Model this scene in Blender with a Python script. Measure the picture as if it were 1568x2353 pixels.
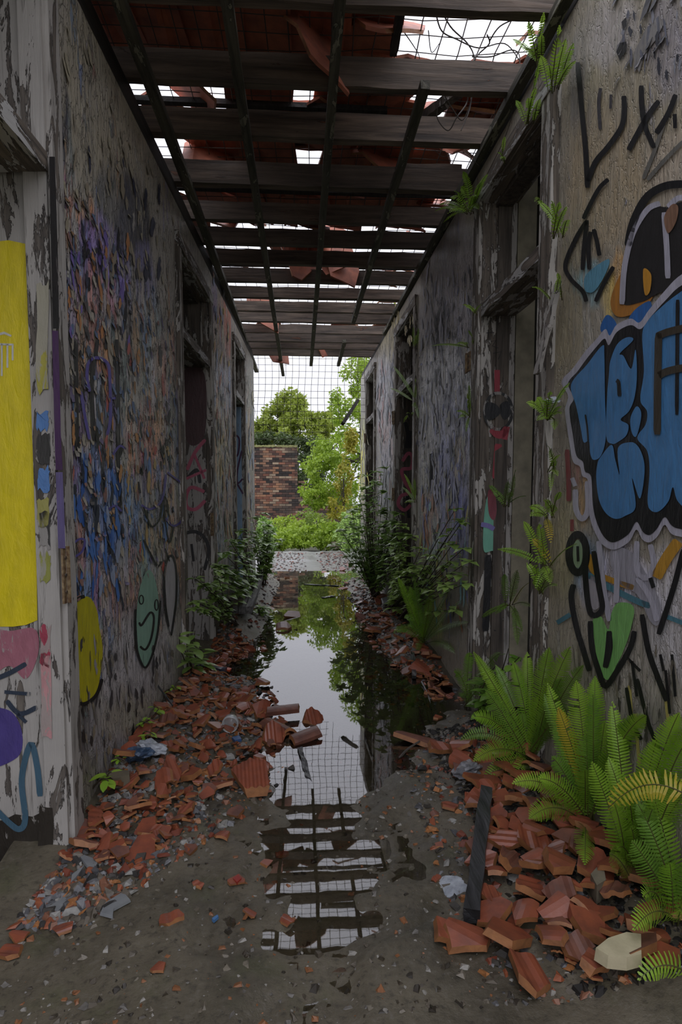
import bpy, bmesh, math, random
import numpy as np
from mathutils import Vector, Matrix, noise as mnoise

for o in list(bpy.data.objects):
    bpy.data.objects.remove(o, do_unlink=True)
scene = bpy.context.scene
C = scene.collection
R = random.Random(7)

# ------------------------------------------------------------------ camera
F_PX = 1400.0                      # focal length in pixels of the 1568x2353 frame
CAM_H = 1.10
HORIZON = 1147.0
PITCH = math.radians(4.2)
YAW = math.atan(80 / F_PX)
PCX, PCY = 784.0, HORIZON + F_PX * math.tan(PITCH)
cd = bpy.data.cameras.new('camera')
cam = bpy.data.objects.new('camera', cd)
C.objects.link(cam)
cd.sensor_fit = 'HORIZONTAL'
cd.sensor_width = 36.0
cd.lens = 36.0 * F_PX / 1568.0
cd.shift_y = (PCY - 1176.5) / 1568.0
cd.clip_start = 0.02
cd.clip_end = 400
cam.location = (0, 0, CAM_H)
cam.rotation_euler = (math.pi / 2 - PITCH, 0, -YAW)
scene.camera = cam
FW = Vector((math.sin(YAW) * math.cos(PITCH), math.cos(YAW) * math.cos(PITCH), -math.sin(PITCH)))
RT = Vector((math.cos(YAW), -math.sin(YAW), 0))
UP = RT.cross(FW)
EYE = Vector((0, 0, CAM_H))

def ray(px, py):
    return FW + RT * ((px - PCX) / F_PX) - UP * ((py - PCY) / F_PX)
def on_z(px, py, z=0.0):           # where a pixel's ray meets a level
    d = ray(px, py)
    return EYE + d * ((z - CAM_H) / d.z)
def on_y(px, py, y):               # where a pixel's ray meets a distance along the corridor
    d = ray(px, py)
    return EYE + d * (y / d.y)
def project(P):                    # (n,3) array -> pixels
    v = P - np.array(EYE)
    w = v @ np.array(FW)
    w = np.where(w < 0.05, 0.05, w)
    return PCX + F_PX * (v @ np.array(RT)) / w, PCY - F_PX * (v @ np.array(UP)) / w

# ------------------------------------------------------------------ sky and exposure
world = bpy.data.worlds.new('overcast_sky')
scene.world = world
world.use_nodes = True
bg = world.node_tree.nodes['Background']
bg.inputs[0].default_value = (0.89, 0.90, 1.0, 1)
# overcast sky: three times brighter overhead than at the horizon
_wt = world.node_tree
_tc = _wt.nodes.new('ShaderNodeTexCoord'); _sx = _wt.nodes.new('ShaderNodeSeparateXYZ'); _mr = _wt.nodes.new('ShaderNodeMapRange')
_wt.links.new(_tc.outputs['Generated'], _sx.inputs[0]); _wt.links.new(_sx.outputs[2], _mr.inputs[0])
SKY_ZENITH = 2.0
_mr.inputs[3].default_value = SKY_ZENITH / 3; _mr.inputs[4].default_value = SKY_ZENITH
_wt.links.new(_mr.outputs[0], bg.inputs[1])
scene.view_settings.view_transform = 'Standard'
scene.view_settings.look = 'None'
scene.view_settings.exposure = 0.45
scene.view_settings.gamma = 1.0
scene.view_settings.use_curve_mapping = False

# ------------------------------------------------------------------ helpers
def world_loc(o):
    v = Vector((0, 0, 0))
    while o is not None: v += o.location; o = o.parent
    return v
class MB:
    """collects faces; build() links them as one mesh object"""
    def __init__(s):
        s.v, s.f, s.m = [], [], []
    def face(s, pts, mi=0):
        b = len(s.v); s.v += [tuple(p) for p in pts]; s.f.append(tuple(range(b, b + len(pts)))); s.m.append(mi)
    def grid(s, rows, mi=0):
        b = len(s.v); n = len(rows[0])
        for r in rows: s.v += [tuple(p) for p in r]
        for i in range(len(rows) - 1):
            for j in range(n - 1):
                s.f.append((b + i * n + j, b + i * n + j + 1, b + (i + 1) * n + j + 1, b + (i + 1) * n + j)); s.m.append(mi)
    def beam(s, a, b, wv, hv, n=1, jit=0.0, rnd=None, mi=0):
        """bar from a to b with half-width vector wv and half-height vector hv, n segments with jitter"""
        rnd = rnd or R
        base = len(s.v)
        for i in range(n + 1):
            c = a.lerp(b, i / n)
            for sx, sy in ((-1, -1), (1, -1), (1, 1), (-1, 1)):
                j = Vector((rnd.uniform(-jit, jit), rnd.uniform(-jit, jit), rnd.uniform(-jit, jit))) if jit else Vector()
                s.v.append(tuple(c + wv * sx + hv * sy + j))
        for i in range(n):
            for k in range(4):
                p = base + i * 4
                s.f.append((p + k, p + (k + 1) % 4, p + 4 + (k + 1) % 4, p + 4 + k)); s.m.append(mi)
        s.f.append((base + 3, base + 2, base + 1, base)); s.m.append(mi)
        e = base + n * 4
        s.f.append((e, e + 1, e + 2, e + 3)); s.m.append(mi)
    def tube(s, pts, r0, r1=None, sides=5, mi=0):
        r1 = r0 if r1 is None else r1
        pts = [Vector(p) for p in pts]
        base = len(s.v); n = len(pts)
        up = Vector((0.31, 0.17, 0.93))
        for i, p in enumerate(pts):
            t = (pts[min(i + 1, n - 1)] - pts[max(i - 1, 0)])
            t = t.normalized() if t.length > 1e-9 else Vector((0, 0, 1))
            a = t.cross(up)
            if a.length < 1e-3: a = t.cross(Vector((1, 0, 0)))
            a.normalize(); b = t.cross(a)
            r = r0 + (r1 - r0) * i / max(1, n - 1)
            for k in range(sides):
                an = 2 * math.pi * k / sides
                s.v.append(tuple(p + a * (math.cos(an) * r) + b * (math.sin(an) * r)))
        for i in range(n - 1):
            for k in range(sides):
                s.f.append((base + i * sides + k, base + i * sides + (k + 1) % sides,
                            base + (i + 1) * sides + (k + 1) % sides, base + (i + 1) * sides + k)); s.m.append(mi)
        s.f.append(tuple(base + k for k in reversed(range(sides)))); s.m.append(mi)
        s.f.append(tuple(base + (n - 1) * sides + k for k in range(sides))); s.m.append(mi)
    def mesh(s, name, mats, origin=None, smooth=False):
        me = bpy.data.meshes.new(name)
        v = s.v
        if origin is not None:
            ox, oy, oz = origin
            v = [(x - ox, y - oy, z - oz) for x, y, z in v]
        me.from_pydata(v, [], s.f)
        for m in (mats if isinstance(mats, (list, tuple)) else [mats]): me.materials.append(m)
        if any(s.m): me.polygons.foreach_set('material_index', s.m)
        if smooth: me.polygons.foreach_set('use_smooth', [True] * len(me.polygons))
        me.update()
        return me
    def build(s, name, mats, parent=None, smooth=False, origin=None):
        if parent is not None and origin is None: origin = world_loc(parent)
        o = bpy.data.objects.new(name, s.mesh(name, mats, origin, smooth))
        C.objects.link(o)
        if parent is not None: o.parent = parent
        elif origin is not None: o.location = origin
        return o

def tag(o, label=None, cat=None, group=None, kind=None):
    if label: o['label'] = label
    if cat: o['category'] = cat
    if group: o['group'] = group
    if kind: o['kind'] = kind
    return o
def empty(name, loc=(0, 0, 0), **k):
    o = bpy.data.objects.new(name, None); C.objects.link(o); o.location = loc
    o.empty_display_size = 0.1
    return tag(o, **k)
def link(name, me, parent=None):
    o = bpy.data.objects.new(name, me); C.objects.link(o)
    if parent is not None: o.parent = parent
    return o
def catmull(p, n=6, closed=False):
    p = [Vector(q) for q in p]; out = []
    m = len(p)
    for i in range(m if closed else m - 1):
        g = (lambda k: p[k % m]) if closed else (lambda k: p[max(0, min(m - 1, k))])
        a, b, c, d = g(i - 1), g(i), g(i + 1), g(i + 2)
        for j in range(n):
            t = j / n
            out.append(0.5 * ((2 * b) + (c - a) * t + (2 * a - 5 * b + 4 * c - d) * t * t + (3 * b - a - 3 * c + d) * t ** 3))
    if not closed: out.append(p[-1])
    return out

# ------------------------------------------------------------------ materials
def s2l(c):
    return tuple(((x / 255) / 12.92 if x <= 10 else (((x / 255) + 0.055) / 1.055) ** 2.4) for x in c) + (1,)
class NT:
    def __init__(s, name):
        s.mat = bpy.data.materials.new(name); s.mat.use_nodes = True
        s.t = s.mat.node_tree; s.n = s.t.nodes; s.l = s.t.links
        s.bsdf = s.n['Principled BSDF']; s.out = s.n['Material Output']
        s.bsdf.inputs['Roughness'].default_value = 0.7
        s.pos = None
    def add(s, typ, **k):
        nd = s.n.new(typ)
        for a, b in k.items(): setattr(nd, a, b)
        return nd
    def put(s, sock, val):
        if hasattr(val, 'is_linked') or isinstance(val, bpy.types.NodeSocket): s.l.new(val, sock)
        else: sock.default_value = val
    def coords(s, scale=(1, 1, 1), obj=False):
        tc = s.add('ShaderNodeTexCoord')
        mp = s.add('ShaderNodeMapping'); mp.inputs['Scale'].default_value = scale
        s.l.new(tc.outputs['Object'] if obj else s.geo(), mp.inputs['Vector'])
        return mp.outputs[0]
    def geo(s):
        if s.pos is None: s.pos = s.add('ShaderNodeNewGeometry')
        return s.pos.outputs['Position']
    def noise(s, vec, scale, detail=4, rough=0.55, dist=0.0, out=0):
        n = s.add('ShaderNodeTexNoise')
        s.l.new(vec, n.inputs['Vector'])
        n.inputs['Scale'].default_value = scale; n.inputs['Detail'].default_value = detail
        n.inputs['Roughness'].default_value = rough; n.inputs['Distortion'].default_value = dist
        return n.outputs[out]
    def voro(s, vec, scale, feature='F1', out='Distance', rnd=1.0):
        n = s.add('ShaderNodeTexVoronoi', feature=feature)
        s.l.new(vec, n.inputs['Vector']); n.inputs['Scale'].default_value = scale
        n.inputs['Randomness'].default_value = rnd
        return n.outputs[out]
    def ramp(s, fac, stops, interp='LINEAR'):
        n = s.add('ShaderNodeValToRGB'); n.color_ramp.interpolation = interp
        e = n.color_ramp.elements
        while len(e) > 1: e.remove(e[-1])
        for i, (p, c) in enumerate(stops):
            if i: q = e.new(p)
            else: q = e[0]; q.position = p
            q.color = c if len(c) == 4 else tuple(c) + (1,)
        s.l.new(fac, n.inputs[0])
        return n.outputs[0]
    def step(s, fac, a, b):
        n = s.add('ShaderNodeMapRange', clamp=True)
        s.l.new(fac, n.inputs[0]); n.inputs[1].default_value = a; n.inputs[2].default_value = b
        return n.outputs[0]
    def math(s, op, a, b=0.0):
        n = s.add('ShaderNodeMath', operation=op)
        s.put(n.inputs[0], a); s.put(n.inputs[1], b)
        return n.outputs[0]
    def mix(s, fac, a, b, blend='MIX'):
        n = s.add('ShaderNodeMix', data_type='RGBA', blend_type=blend)
        s.put(n.inputs[0], fac); s.put(n.inputs[6], a); s.put(n.inputs[7], b)
        return n.outputs[2]
    def bump(s, h, strength=0.4, dist=0.01):
        n = s.add('ShaderNodeBump'); n.inputs['Strength'].default_value = strength; n.inputs['Distance'].default_value = dist
        s.l.new(h, n.inputs['Height']); s.l.new(n.outputs[0], s.bsdf.inputs['Normal'])
    def base(s, col): s.put(s.bsdf.inputs['Base Color'], col)
    def rough(s, v): s.put(s.bsdf.inputs['Roughness'], v)

BLACK = (0.006, 0.006, 0.007, 1)
def wear_masks(t, vs=1.0):
    """flaking shared by walls and the paint on them: same place, same chips"""
    v = t.coords((9, 9, 2.6))
    n1 = t.noise(v, 1.0 * vs, 6, 0.62, 0.6)
    v2 = t.coords((26, 26, 7))
    n2 = t.noise(v2, 1.0, 5, 0.65, 0.8)
    return n1, n2
def mat_wall(name, plaster, dark, palette, seed):
    t = NT(name)
    at = t.add('ShaderNodeAttribute', attribute_name='paint')
    n1, n2 = wear_masks(t)
    # bare render with stains
    big = t.noise(t.coords((1.4, 1.4, 0.7)), 1.0, 5, 0.6)
    pl = t.mix(t.step(big, 0.35, 0.68), plaster, dark)
    pl = t.mix(t.math('MULTIPLY', t.step(n2, 0.45, 0.75), 0.5), pl, dark)
    # sprayed colour carried per vertex, broken up
    col = t.mix(t.math('MULTIPLY', t.step(t.math('ADD', n2, t.math('MULTIPLY', n1, 0.4)), 0.62, 0.84), 0.55), at.outputs['Color'], pl)
    # layered flaking scraps of many old coats
    vv = t.coords((19, 19, 5.0))
    ds = t.add('ShaderNodeVectorMath', operation='ADD')
    nz = t.noise(t.coords((9, 9, 5)), 1.0, 5, 0.6, 0, 1)
    sc = t.add('ShaderNodeVectorMath', operation='SCALE'); t.l.new(nz, sc.inputs[0]); sc.inputs['Scale'].default_value = 2.4
    t.l.new(vv, ds.inputs[0]); t.l.new(sc.outputs[0], ds.inputs[1])
    cell = t.add('ShaderNodeTexVoronoi'); t.l.new(ds.outputs[0], cell.inputs['Vector']); cell.inputs['Scale'].default_value = 0.9
    sep = t.add('ShaderNodeSeparateColor'); t.l.new(cell.outputs['Color'], sep.inputs[0])
    st = [(i / len(palette), c) for i, c in enumerate(palette)]
    scraps = t.ramp(sep.outputs[seed % 3], st, 'CONSTANT')
    dens = t.math('SUBTRACT', t.math('ADD', at.outputs['Alpha'], t.math('MULTIPLY', t.math('SUBTRACT', n1, 0.5), 2.4)), 0.5)
    dens = t.math('ADD', dens, t.math('MULTIPLY', t.math('SUBTRACT', n2, 0.5), 1.6))
    m = t.step(dens, -0.04, 0.04)
    col = t.mix(t.math('MULTIPLY', m, 0.5), col, scraps)
    # black gaps at the edges of lifted scraps
    edge = t.step(t.math('ABSOLUTE', dens), 0.0, 0.10)
    low = t.step(at.outputs['Alpha'], 0.15, 0.4)
    col = t.mix(t.math('MULTIPLY', t.math('MULTIPLY', t.math('SUBTRACT', 1.0, edge), low), 0.75), col, BLACK)
    cr = t.voro(ds.outputs[0], 1.7, 'DISTANCE_TO_EDGE')
    crk = t.math('MULTIPLY', t.math('SUBTRACT', 1.0, t.step(cr, 0.0, 0.055)), t.math('ADD', 0.12, t.math('MULTIPLY', low, 0.55)))
    col = t.mix(crk, col, BLACK)
    # fine vertical scratches, pale and black
    s1 = t.noise(t.coords((85, 85, 7)), 1.0, 4, 0.6, 0.5); s2 = t.noise(t.coords((60, 60, 9)), 1.0, 4, 0.65, 0.9)
    col = t.mix(t.math('MULTIPLY', t.math('MULTIPLY', t.step(s1, 0.55, 0.59), low), 0.7), col, (0.48, 0.46, 0.44, 1))
    col = t.mix(t.math('MULTIPLY', t.math('MULTIPLY', t.step(s2, 0.60, 0.63), t.math('ADD', 0.25, low)), 0.7), col, BLACK)
    # fallen-off patches showing pale undercoat
    un = t.noise(t.coords((5, 5, 1.6)), 1.0, 7, 0.66, 1.0)
    um = t.math('MULTIPLY', t.step(un, 0.60, 0.625), 0.75)
    col = t.mix(um, col, t.mix(0.5, plaster, (0.52, 0.50, 0.46, 1)))
    grime = t.noise(t.coords((60, 60, 60)), 1.0, 3, 0.7)
    col = t.mix(t.math('MULTIPLY', t.step(grime, 0.5, 0.8), 0.25), col, BLACK)
    hs = t.add('ShaderNodeHueSaturation'); hs.inputs['Saturation'].default_value = 0.92; hs.inputs['Value'].default_value = 1.3; t.l.new(col, hs.inputs['Color']); col = hs.outputs[0]
    t.base(col); t.rough(t.math('ADD', 0.24, t.math('MULTIPLY', n2, 0.42)))
    h = t.math('ADD', t.math('MULTIPLY', m, 0.5), t.math('ADD', t.math('MULTIPLY', n2, 0.8), t.math('MULTIPLY', crk, -1.2)))
    h = t.math('ADD', h, t.math('MULTIPLY', um, -0.6))
    t.bump(h, 1.0, 0.014)
    return t.mat
def mat_paint(name, rgb, wear=0.5, under=(0.33, 0.31, 0.28, 1)):
    t = NT(name)
    n1, n2 = wear_masks(t)
    c = s2l(rgb); c = tuple(min(0.85, x * 1.75) for x in c[:3]) + (1,) if max(c[:3]) > 0.03 else c
    mott = t.noise(t.coords((30, 30, 12)), 1.0, 5, 0.65)
    col = t.mix(t.math('MULTIPLY', t.step(mott, 0.42, 0.75), 0.4), c, tuple(x * 0.45 for x in c[:3]) + (1,))
    w = t.step(t.math('ADD', t.math('MULTIPLY', n2, 0.6), t.math('MULTIPLY', n1, 0.4)), 0.78 - 0.36 * wear, 0.80 - 0.36 * wear)
    col = t.mix(t.math('MULTIPLY', w, 0.8), col, under)
    t.base(col); t.rough(0.5)
    t.bump(t.math('ADD', n2, t.math('MULTIPLY', mott, 0.7)), 0.6, 0.008)
    return t.mat
def mat_wood(name, wood, dark, paint=None, amount=0.0, axis=2, rough=0.75, scale=1.0, vary=0.0):
    t = NT(name)
    sc = [34 * scale] * 3; sc[axis] = 2.2 * scale
    g = t.noise(t.coords(tuple(sc)), 1.0, 5, 0.65, 0.4)
    g2 = t.noise(t.coords((3, 3, 3)), 1.0, 4, 0.6)
    col = t.mix(t.step(g, 0.32, 0.68), dark, wood)
    col = t.mix(t.math('MULTIPLY', t.step(g2, 0.45, 0.75), 0.6), col, dark)
    h = g
    if paint:
        sc2 = [22] * 3; sc2[axis] = 4.5
        p = t.noise(t.coords(tuple(sc2)), 1.0, 6, 0.65, 0.7)
        m = t.step(p, 0.72 - 0.45 * amount, 0.735 - 0.45 * amount)
        edge = t.math('SUBTRACT', t.step(p, 0.70 - 0.45 * amount, 0.72 - 0.45 * amount), m)
        pc = t.mix(t.math('MULTIPLY', t.step(g2, 0.3, 0.8), 0.55), paint, tuple(x * 0.45 for x in paint[:3]) + (1,))
        pc = t.mix(t.math('MULTIPLY', t.step(g, 0.58, 0.66), 0.6), pc, dark)
        col = t.mix(m, col, pc)
        col = t.mix(t.math('MULTIPLY', edge, 0.8), col, BLACK)
        h = t.math('ADD', g, t.math('MULTIPLY', m, 0.8))
    if vary:
        inf = t.add('ShaderNodeObjectInfo')
        col = t.mix(t.math('MULTIPLY', inf.outputs['Random'], vary), col, dark)
    t.base(col); t.rough(rough)
    t.bump(h, 0.7, 0.008)
    return t.mat
def mat_leaf(name, c, c2, trans=0.35, rough=0.38):
    t = NT(name)
    inf = t.add('ShaderNodeObjectInfo')
    n = t.noise(t.coords((7, 7, 7)), 1.0, 3, 0.6)
    v = t.math('ADD', t.math('MULTIPLY', n, 0.8), t.math('MULTIPLY', inf.outputs['Random'], 0.35))
    col = t.mix(t.step(v, 0.3, 0.85), c, c2)
    t.base(col); t.rough(rough)
    tr = t.add('ShaderNodeBsdfTranslucent'); t.l.new(col, tr.inputs[0])
    mx = t.add('ShaderNodeMixShader'); mx.inputs[0].default_value = trans
    t.l.new(t.bsdf.outputs[0], mx.inputs[1]); t.l.new(tr.outputs[0], mx.inputs[2]); t.l.new(mx.outputs[0], t.out.inputs[0])
    return t.mat
def mat_plain(name, c, c2, scale=12, rough=0.6, bump=0.3, lo=0.35, hi=0.7, metal=0.0, obj=False):
    t = NT(name)
    n = t.noise(t.coords((scale,) * 3, obj), 1.0, 5, 0.62)
    t.base(t.mix(t.step(n, lo, hi), c, c2)); t.rough(rough)
    t.bsdf.inputs['Metallic'].default_value = metal
    t.bump(n, bump, 0.006)
    return t.mat
def mat_attr(name, rough=0.55):
    t = NT(name)
    at = t.add('ShaderNodeAttribute', attribute_name='paint')
    n = t.noise(t.coords((90,) * 3), 1.0, 3, 0.6)
    t.base(t.mix(t.math('MULTIPLY', t.step(n, 0.4, 0.8), 0.4), at.outputs['Color'], BLACK)); t.rough(rough)
    return t.mat
def set_attr(me, cols):
    a = me.color_attributes.new('paint', 'FLOAT_COLOR', 'POINT')
    a.data.foreach_set('color', np.asarray(cols, dtype=np.float32).ravel())

M = {}
M['joist'] = mat_wood('aged_joist_timber', (0.27, 0.20, 0.15, 1), (0.05, 0.04, 0.033, 1), (0.24, 0.10, 0.05, 1), 0.12, axis=0, vary=0.6)
M['batten'] = mat_wood('mossy_batten_timber', (0.14, 0.13, 0.095, 1), (0.03, 0.028, 0.022, 1), (0.30, 0.29, 0.22, 1), 0.3, axis=1)
M['plate'] = mat_wood('dark_plate_timber', (0.05, 0.043, 0.036, 1), (0.012, 0.011, 0.01, 1), axis=1)
M['frame'] = mat_wood('peeling_frame_timber', (0.26, 0.215, 0.17, 1), (0.045, 0.038, 0.03, 1), (0.55, 0.52, 0.47, 1), 0.46, axis=2)
M['frame_y'] = mat_wood('peeling_rail_timber', (0.25, 0.205, 0.16, 1), (0.042, 0.036, 0.03, 1), (0.50, 0.49, 0.47, 1), 0.45, axis=1)
M['frame_dark'] = mat_wood('bare_frame_timber', (0.17, 0.14, 0.11, 1), (0.03, 0.026, 0.022, 1), (0.42, 0.40, 0.36, 1), 0.22, axis=2)
M['jamb_pale'] = mat_wood('pale_jamb_paint', (0.20, 0.17, 0.14, 1), (0.05, 0.042, 0.035, 1), (0.42, 0.395, 0.36, 1), 0.62, axis=2)
M['plank'] = mat_wood('weathered_grey_plank', (0.20, 0.195, 0.18, 1), (0.03, 0.029, 0.027, 1), axis=1)
M['char'] = mat_wood('wet_black_timber', (0.055, 0.055, 0.058, 1), (0.012, 0.012, 0.012, 1), axis=1, rough=0.35)
M['wire'] = mat_plain('rusty_wire', (0.05, 0.045, 0.04, 1), (0.09, 0.06, 0.04, 1), 30, 0.6)
M['hinge'] = mat_plain('rusty_hinge_steel', (0.10, 0.045, 0.02, 1), (0.33, 0.25, 0.13, 1), 60, 0.7, 0.5)
M['terra'] = mat_plain('wet_terracotta', (0.27, 0.075, 0.038, 1), (0.12, 0.04, 0.027, 1), 16, 0.36, 0.35, 0.42, 0.78)
M['terra2'] = mat_plain('dull_terracotta', (0.20, 0.08, 0.052, 1), (0.10, 0.043, 0.032, 1), 20, 0.42, 0.4)
M['broken'] = mat_plain('raw_broken_clay', (0.36, 0.15, 0.055, 1), (0.20, 0.085, 0.035, 1), 30, 0.55, 0.5)
M['roofclay'] = mat_plain('weathered_roof_clay', (0.55, 0.18, 0.10, 1), (0.24, 0.09, 0.06, 1), 9, 0.6, 0.4)
M['stem'] = mat_plain('brown_stem', (0.07, 0.05, 0.03, 1), (0.035, 0.028, 0.018, 1), 30, 0.7)
M['twig'] = mat_plain('dry_twig', (0.09, 0.075, 0.06, 1), (0.05, 0.042, 0.035, 1), 40, 0.7)
M['rachis'] = mat_plain('fern_rachis', (0.09, 0.10, 0.02, 1), (0.07, 0.05, 0.02, 1), 30, 0.6)
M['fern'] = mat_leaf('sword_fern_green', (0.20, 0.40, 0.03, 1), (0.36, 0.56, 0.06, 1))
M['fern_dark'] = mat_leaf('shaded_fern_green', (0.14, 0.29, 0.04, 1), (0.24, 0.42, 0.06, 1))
M['fern_gold'] = mat_leaf('dying_fern_gold', (0.62, 0.40, 0.04, 1), (0.42, 0.46, 0.05, 1))
M['leaf_shrub'] = mat_leaf('shrub_leaf', (0.17, 0.31, 0.06, 1), (0.40, 0.56, 0.15, 1), 0.25, 0.3)
M['leaf_lime'] = mat_leaf('lime_leaf', (0.22, 0.36, 0.03, 1), (0.38, 0.50, 0.06, 1), 0.4)
M['leaf_tree'] = mat_leaf('tree_leaf', (0.15, 0.25, 0.03, 1), (0.36, 0.42, 0.07, 1), 0.35)
M['leaf_yellow'] = mat_leaf('olive_yellow_leaf', (0.25, 0.29, 0.03, 1), (0.45, 0.38, 0.05, 1), 0.4)
M['leaf_dark'] = mat_leaf('dark_conifer_leaf', (0.05, 0.08, 0.025, 1), (0.09, 0.13, 0.04, 1), 0.2)
M['bark'] = mat_plain('dark_bark', (0.06, 0.05, 0.04, 1), (0.03, 0.025, 0.02, 1), 14, 0.8)
M['cement'] = mat_plain('grey_cement_sheet', (0.24, 0.25, 0.25, 1), (0.17, 0.18, 0.19, 1), 14, 0.5, 0.3)
M['stone'] = mat_plain('brown_stone', (0.15, 0.125, 0.08, 1), (0.08, 0.07, 0.055, 1), 14, 0.6, 0.6)
M['cream'] = mat_plain('cream_rendered_lump', (0.52, 0.46, 0.30, 1), (0.40, 0.35, 0.22, 1), 24, 0.65, 0.4)
# ------------------------------------------------------------------ numbers of the place
class Wall:
    def __init__(s, vpx, dist, left):
        d = ray(vpx, HORIZON); s.d = Vector((d.x, d.y, 0)).normalized()
        s.n = Vector((s.d.y, -s.d.x, 0)) if left else Vector((-s.d.y, s.d.x, 0))   # points into the corridor
        s.b = Vector((0, 0, 0)) - s.n * dist
    def pt(s, a, z, o=0.0):
        return s.b + s.d * a + s.n * o + Vector((0, 0, z))
    def hit(s, px, py, o=0.0):
        r = ray(px, py); p0 = s.b + s.n * o
        t = (p0 - EYE).dot(s.n) / r.dot(s.n)
        q = EYE + r * t
        return (q - s.b).dot(s.d), q.z
    def s(s, px): return s.hit(px, HORIZON)[0]
    def x_at(s, y): return (s.b + s.d * ((y - s.b.y) / s.d.y)).x
WL = Wall(738, 0.79, True)
WR = Wall(670, 0.977, False)
JZ = 2.84                                      # underside of the joists

PUD = [(2353, 700, 705), (2215, 640, 700), (2180, 545, 800), (2140, 535, 935), (2060, 560, 918), (1970, 565, 905), (1880, 585, 885),
       (1820, 600, 875), (1765, 560, 980), (1700, 583, 1015), (1640, 598, 1040), (1565, 585, 1080), (1535, 440, 1075),
       (1500, 465, 1050), (1455, 595, 970), (1400, 600, 855), (1355, 590, 965), (1318, 625, 870), (1292, 640, 770)]
_py, _pl, _pr = [], [], []
for yy, xl, xr in PUD:
    a, b = on_z(xl, yy), on_z(xr, yy)
    _py.append((a.y + b.y) / 2); _pl.append(a.x); _pr.append(b.x)
_py += [10.5, 14]; _pl += [0.2, 0.2]; _pr += [0.15, 0.15]
def lerp1(x, xs, ys):
    if x <= xs[0]: return ys[0]
    for i in range(len(xs) - 1):
        if x <= xs[i + 1]:
            return ys[i] + (ys[i + 1] - ys[i]) * (x - xs[i]) / (xs[i + 1] - xs[i])
    return ys[-1]
def sm(a, b, x):
    t = max(0.0, min(1.0, (x - a) / (b - a))); return t * t * (3 - 2 * t)
def heap(x, y):
    dl, dr = x - WL.x_at(y), WR.x_at(y) - x
    h = 0.085 * (1 - sm(0.0, 0.42, dl)) * sm(1.6, 2.4, y) * (1 - sm(3.45, 3.8, y))
    h += 0.15 * (1 - sm(0.0, 0.34, dl)) * sm(4.1, 4.7, y)
    h += 0.07 * (1 - sm(0.0, 0.5, dr)) * (1 - sm(2.5, 3.0, y))
    h += 0.09 * (1 - sm(0.0, 0.45, dr)) * sm(3.4, 4.2, y)
    return h * (1 - sm(7.6, 8.8, y))
def hf(x, y):
    """height of the corridor floor"""
    d = max(lerp1(y, _py, _pl) - x, x - lerp1(y, _py, _pr))
    n = mnoise.noise((x * 3.1, y * 3.1, 3.3)) * 0.010 + mnoise.noise((x * 11, y * 11, 9.1)) * 0.006 + mnoise.noise((x * 37, y * 37, 1.7)) * 0.0022
    d += (0.17 if y < 2.6 else 0.10) * mnoise.noise((x * 6.5, y * 6.5, 21.0)) + 0.06 * mnoise.noise((x * 17, y * 17, 5.0))
    h = 0.024 * max(-1.0, min(1.0, d / 0.16)) + n * (0.55 if d < 0 else 1.0)
    if y < 2.5 and d < 0: h += 0.010
    if y > 9.3: h = max(h, 0.004) + 0.012 * sm(9.3, 10, y)
    return h + heap(x, y)

# ------------------------------------------------------------------ floor
t = NT('wet_dirty_concrete')
v = t.coords((2.2, 2.2, 2.2)); n = t.noise(v, 1.0, 6, 0.62, 0.4)
g = t.noise(t.coords((55, 55, 55)), 1.0, 4, 0.7)
col = t.mix(t.step(n, 0.36, 0.66), (0.058, 0.049, 0.032, 1), (0.15, 0.128, 0.088, 1))
moss = t.noise(t.coords((5, 5, 5)), 1.0, 5, 0.6)
col = t.mix(t.math('MULTIPLY', t.step(moss, 0.55, 0.72), 0.5), col, (0.075, 0.085, 0.03, 1))
col = t.mix(t.math('MULTIPLY', t.step(g, 0.55, 0.75), 0.55), col, (0.17, 0.155, 0.13, 1))
col = t.mix(t.math('MULTIPLY', t.step(g, 0.48, 0.3), 0.6), col, (0.02, 0.018, 0.015, 1))
yy_ = t.add('ShaderNodeSeparateXYZ'); t.l.new(t.geo(), yy_.inputs[0])
far = t.step(yy_.outputs[1], 8.6, 9.8)
slab = t.mix(t.step(n, 0.35, 0.7), (0.20, 0.20, 0.19, 1), (0.10, 0.095, 0.085, 1))
col = t.mix(far, col, slab)
t.base(col); t.rough(t.math('SUBTRACT', t.math('ADD', 0.34, t.math('MULTIPLY', n, 0.35)), t.math('MULTIPLY', far, 0.15)))
t.bump(t.math('ADD', g, n), 0.55, 0.006)
M['floor'] = t.mat
mb = MB()
ys = []; y = -1.6
while y < 12.55:
    ys.append(y); y += max(0.016, 0.0085 * abs(y))
nx = 120
for y in ys: pass
rows = []
for y in ys:
    x0, x1 = (WL.x_at(y) - 0.16, WR.x_at(y) + 0.16) if y < 8.9 else (WL.x_at(8.9) - 0.16 - 0.1 * (y - 8.9), WR.x_at(8.9) + 0.16 + 0.05 * (y - 8.9))
    rows.append([(x0 + (x1 - x0) * i / nx, y, hf(x0 + (x1 - x0) * i / nx, y)) for i in range(nx + 1)])
mb.grid(rows)
floor = tag(mb.build('floor', M['floor'], smooth=True), 'wet dirty concrete corridor floor with grit and mossy stains', kind='structure')
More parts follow.
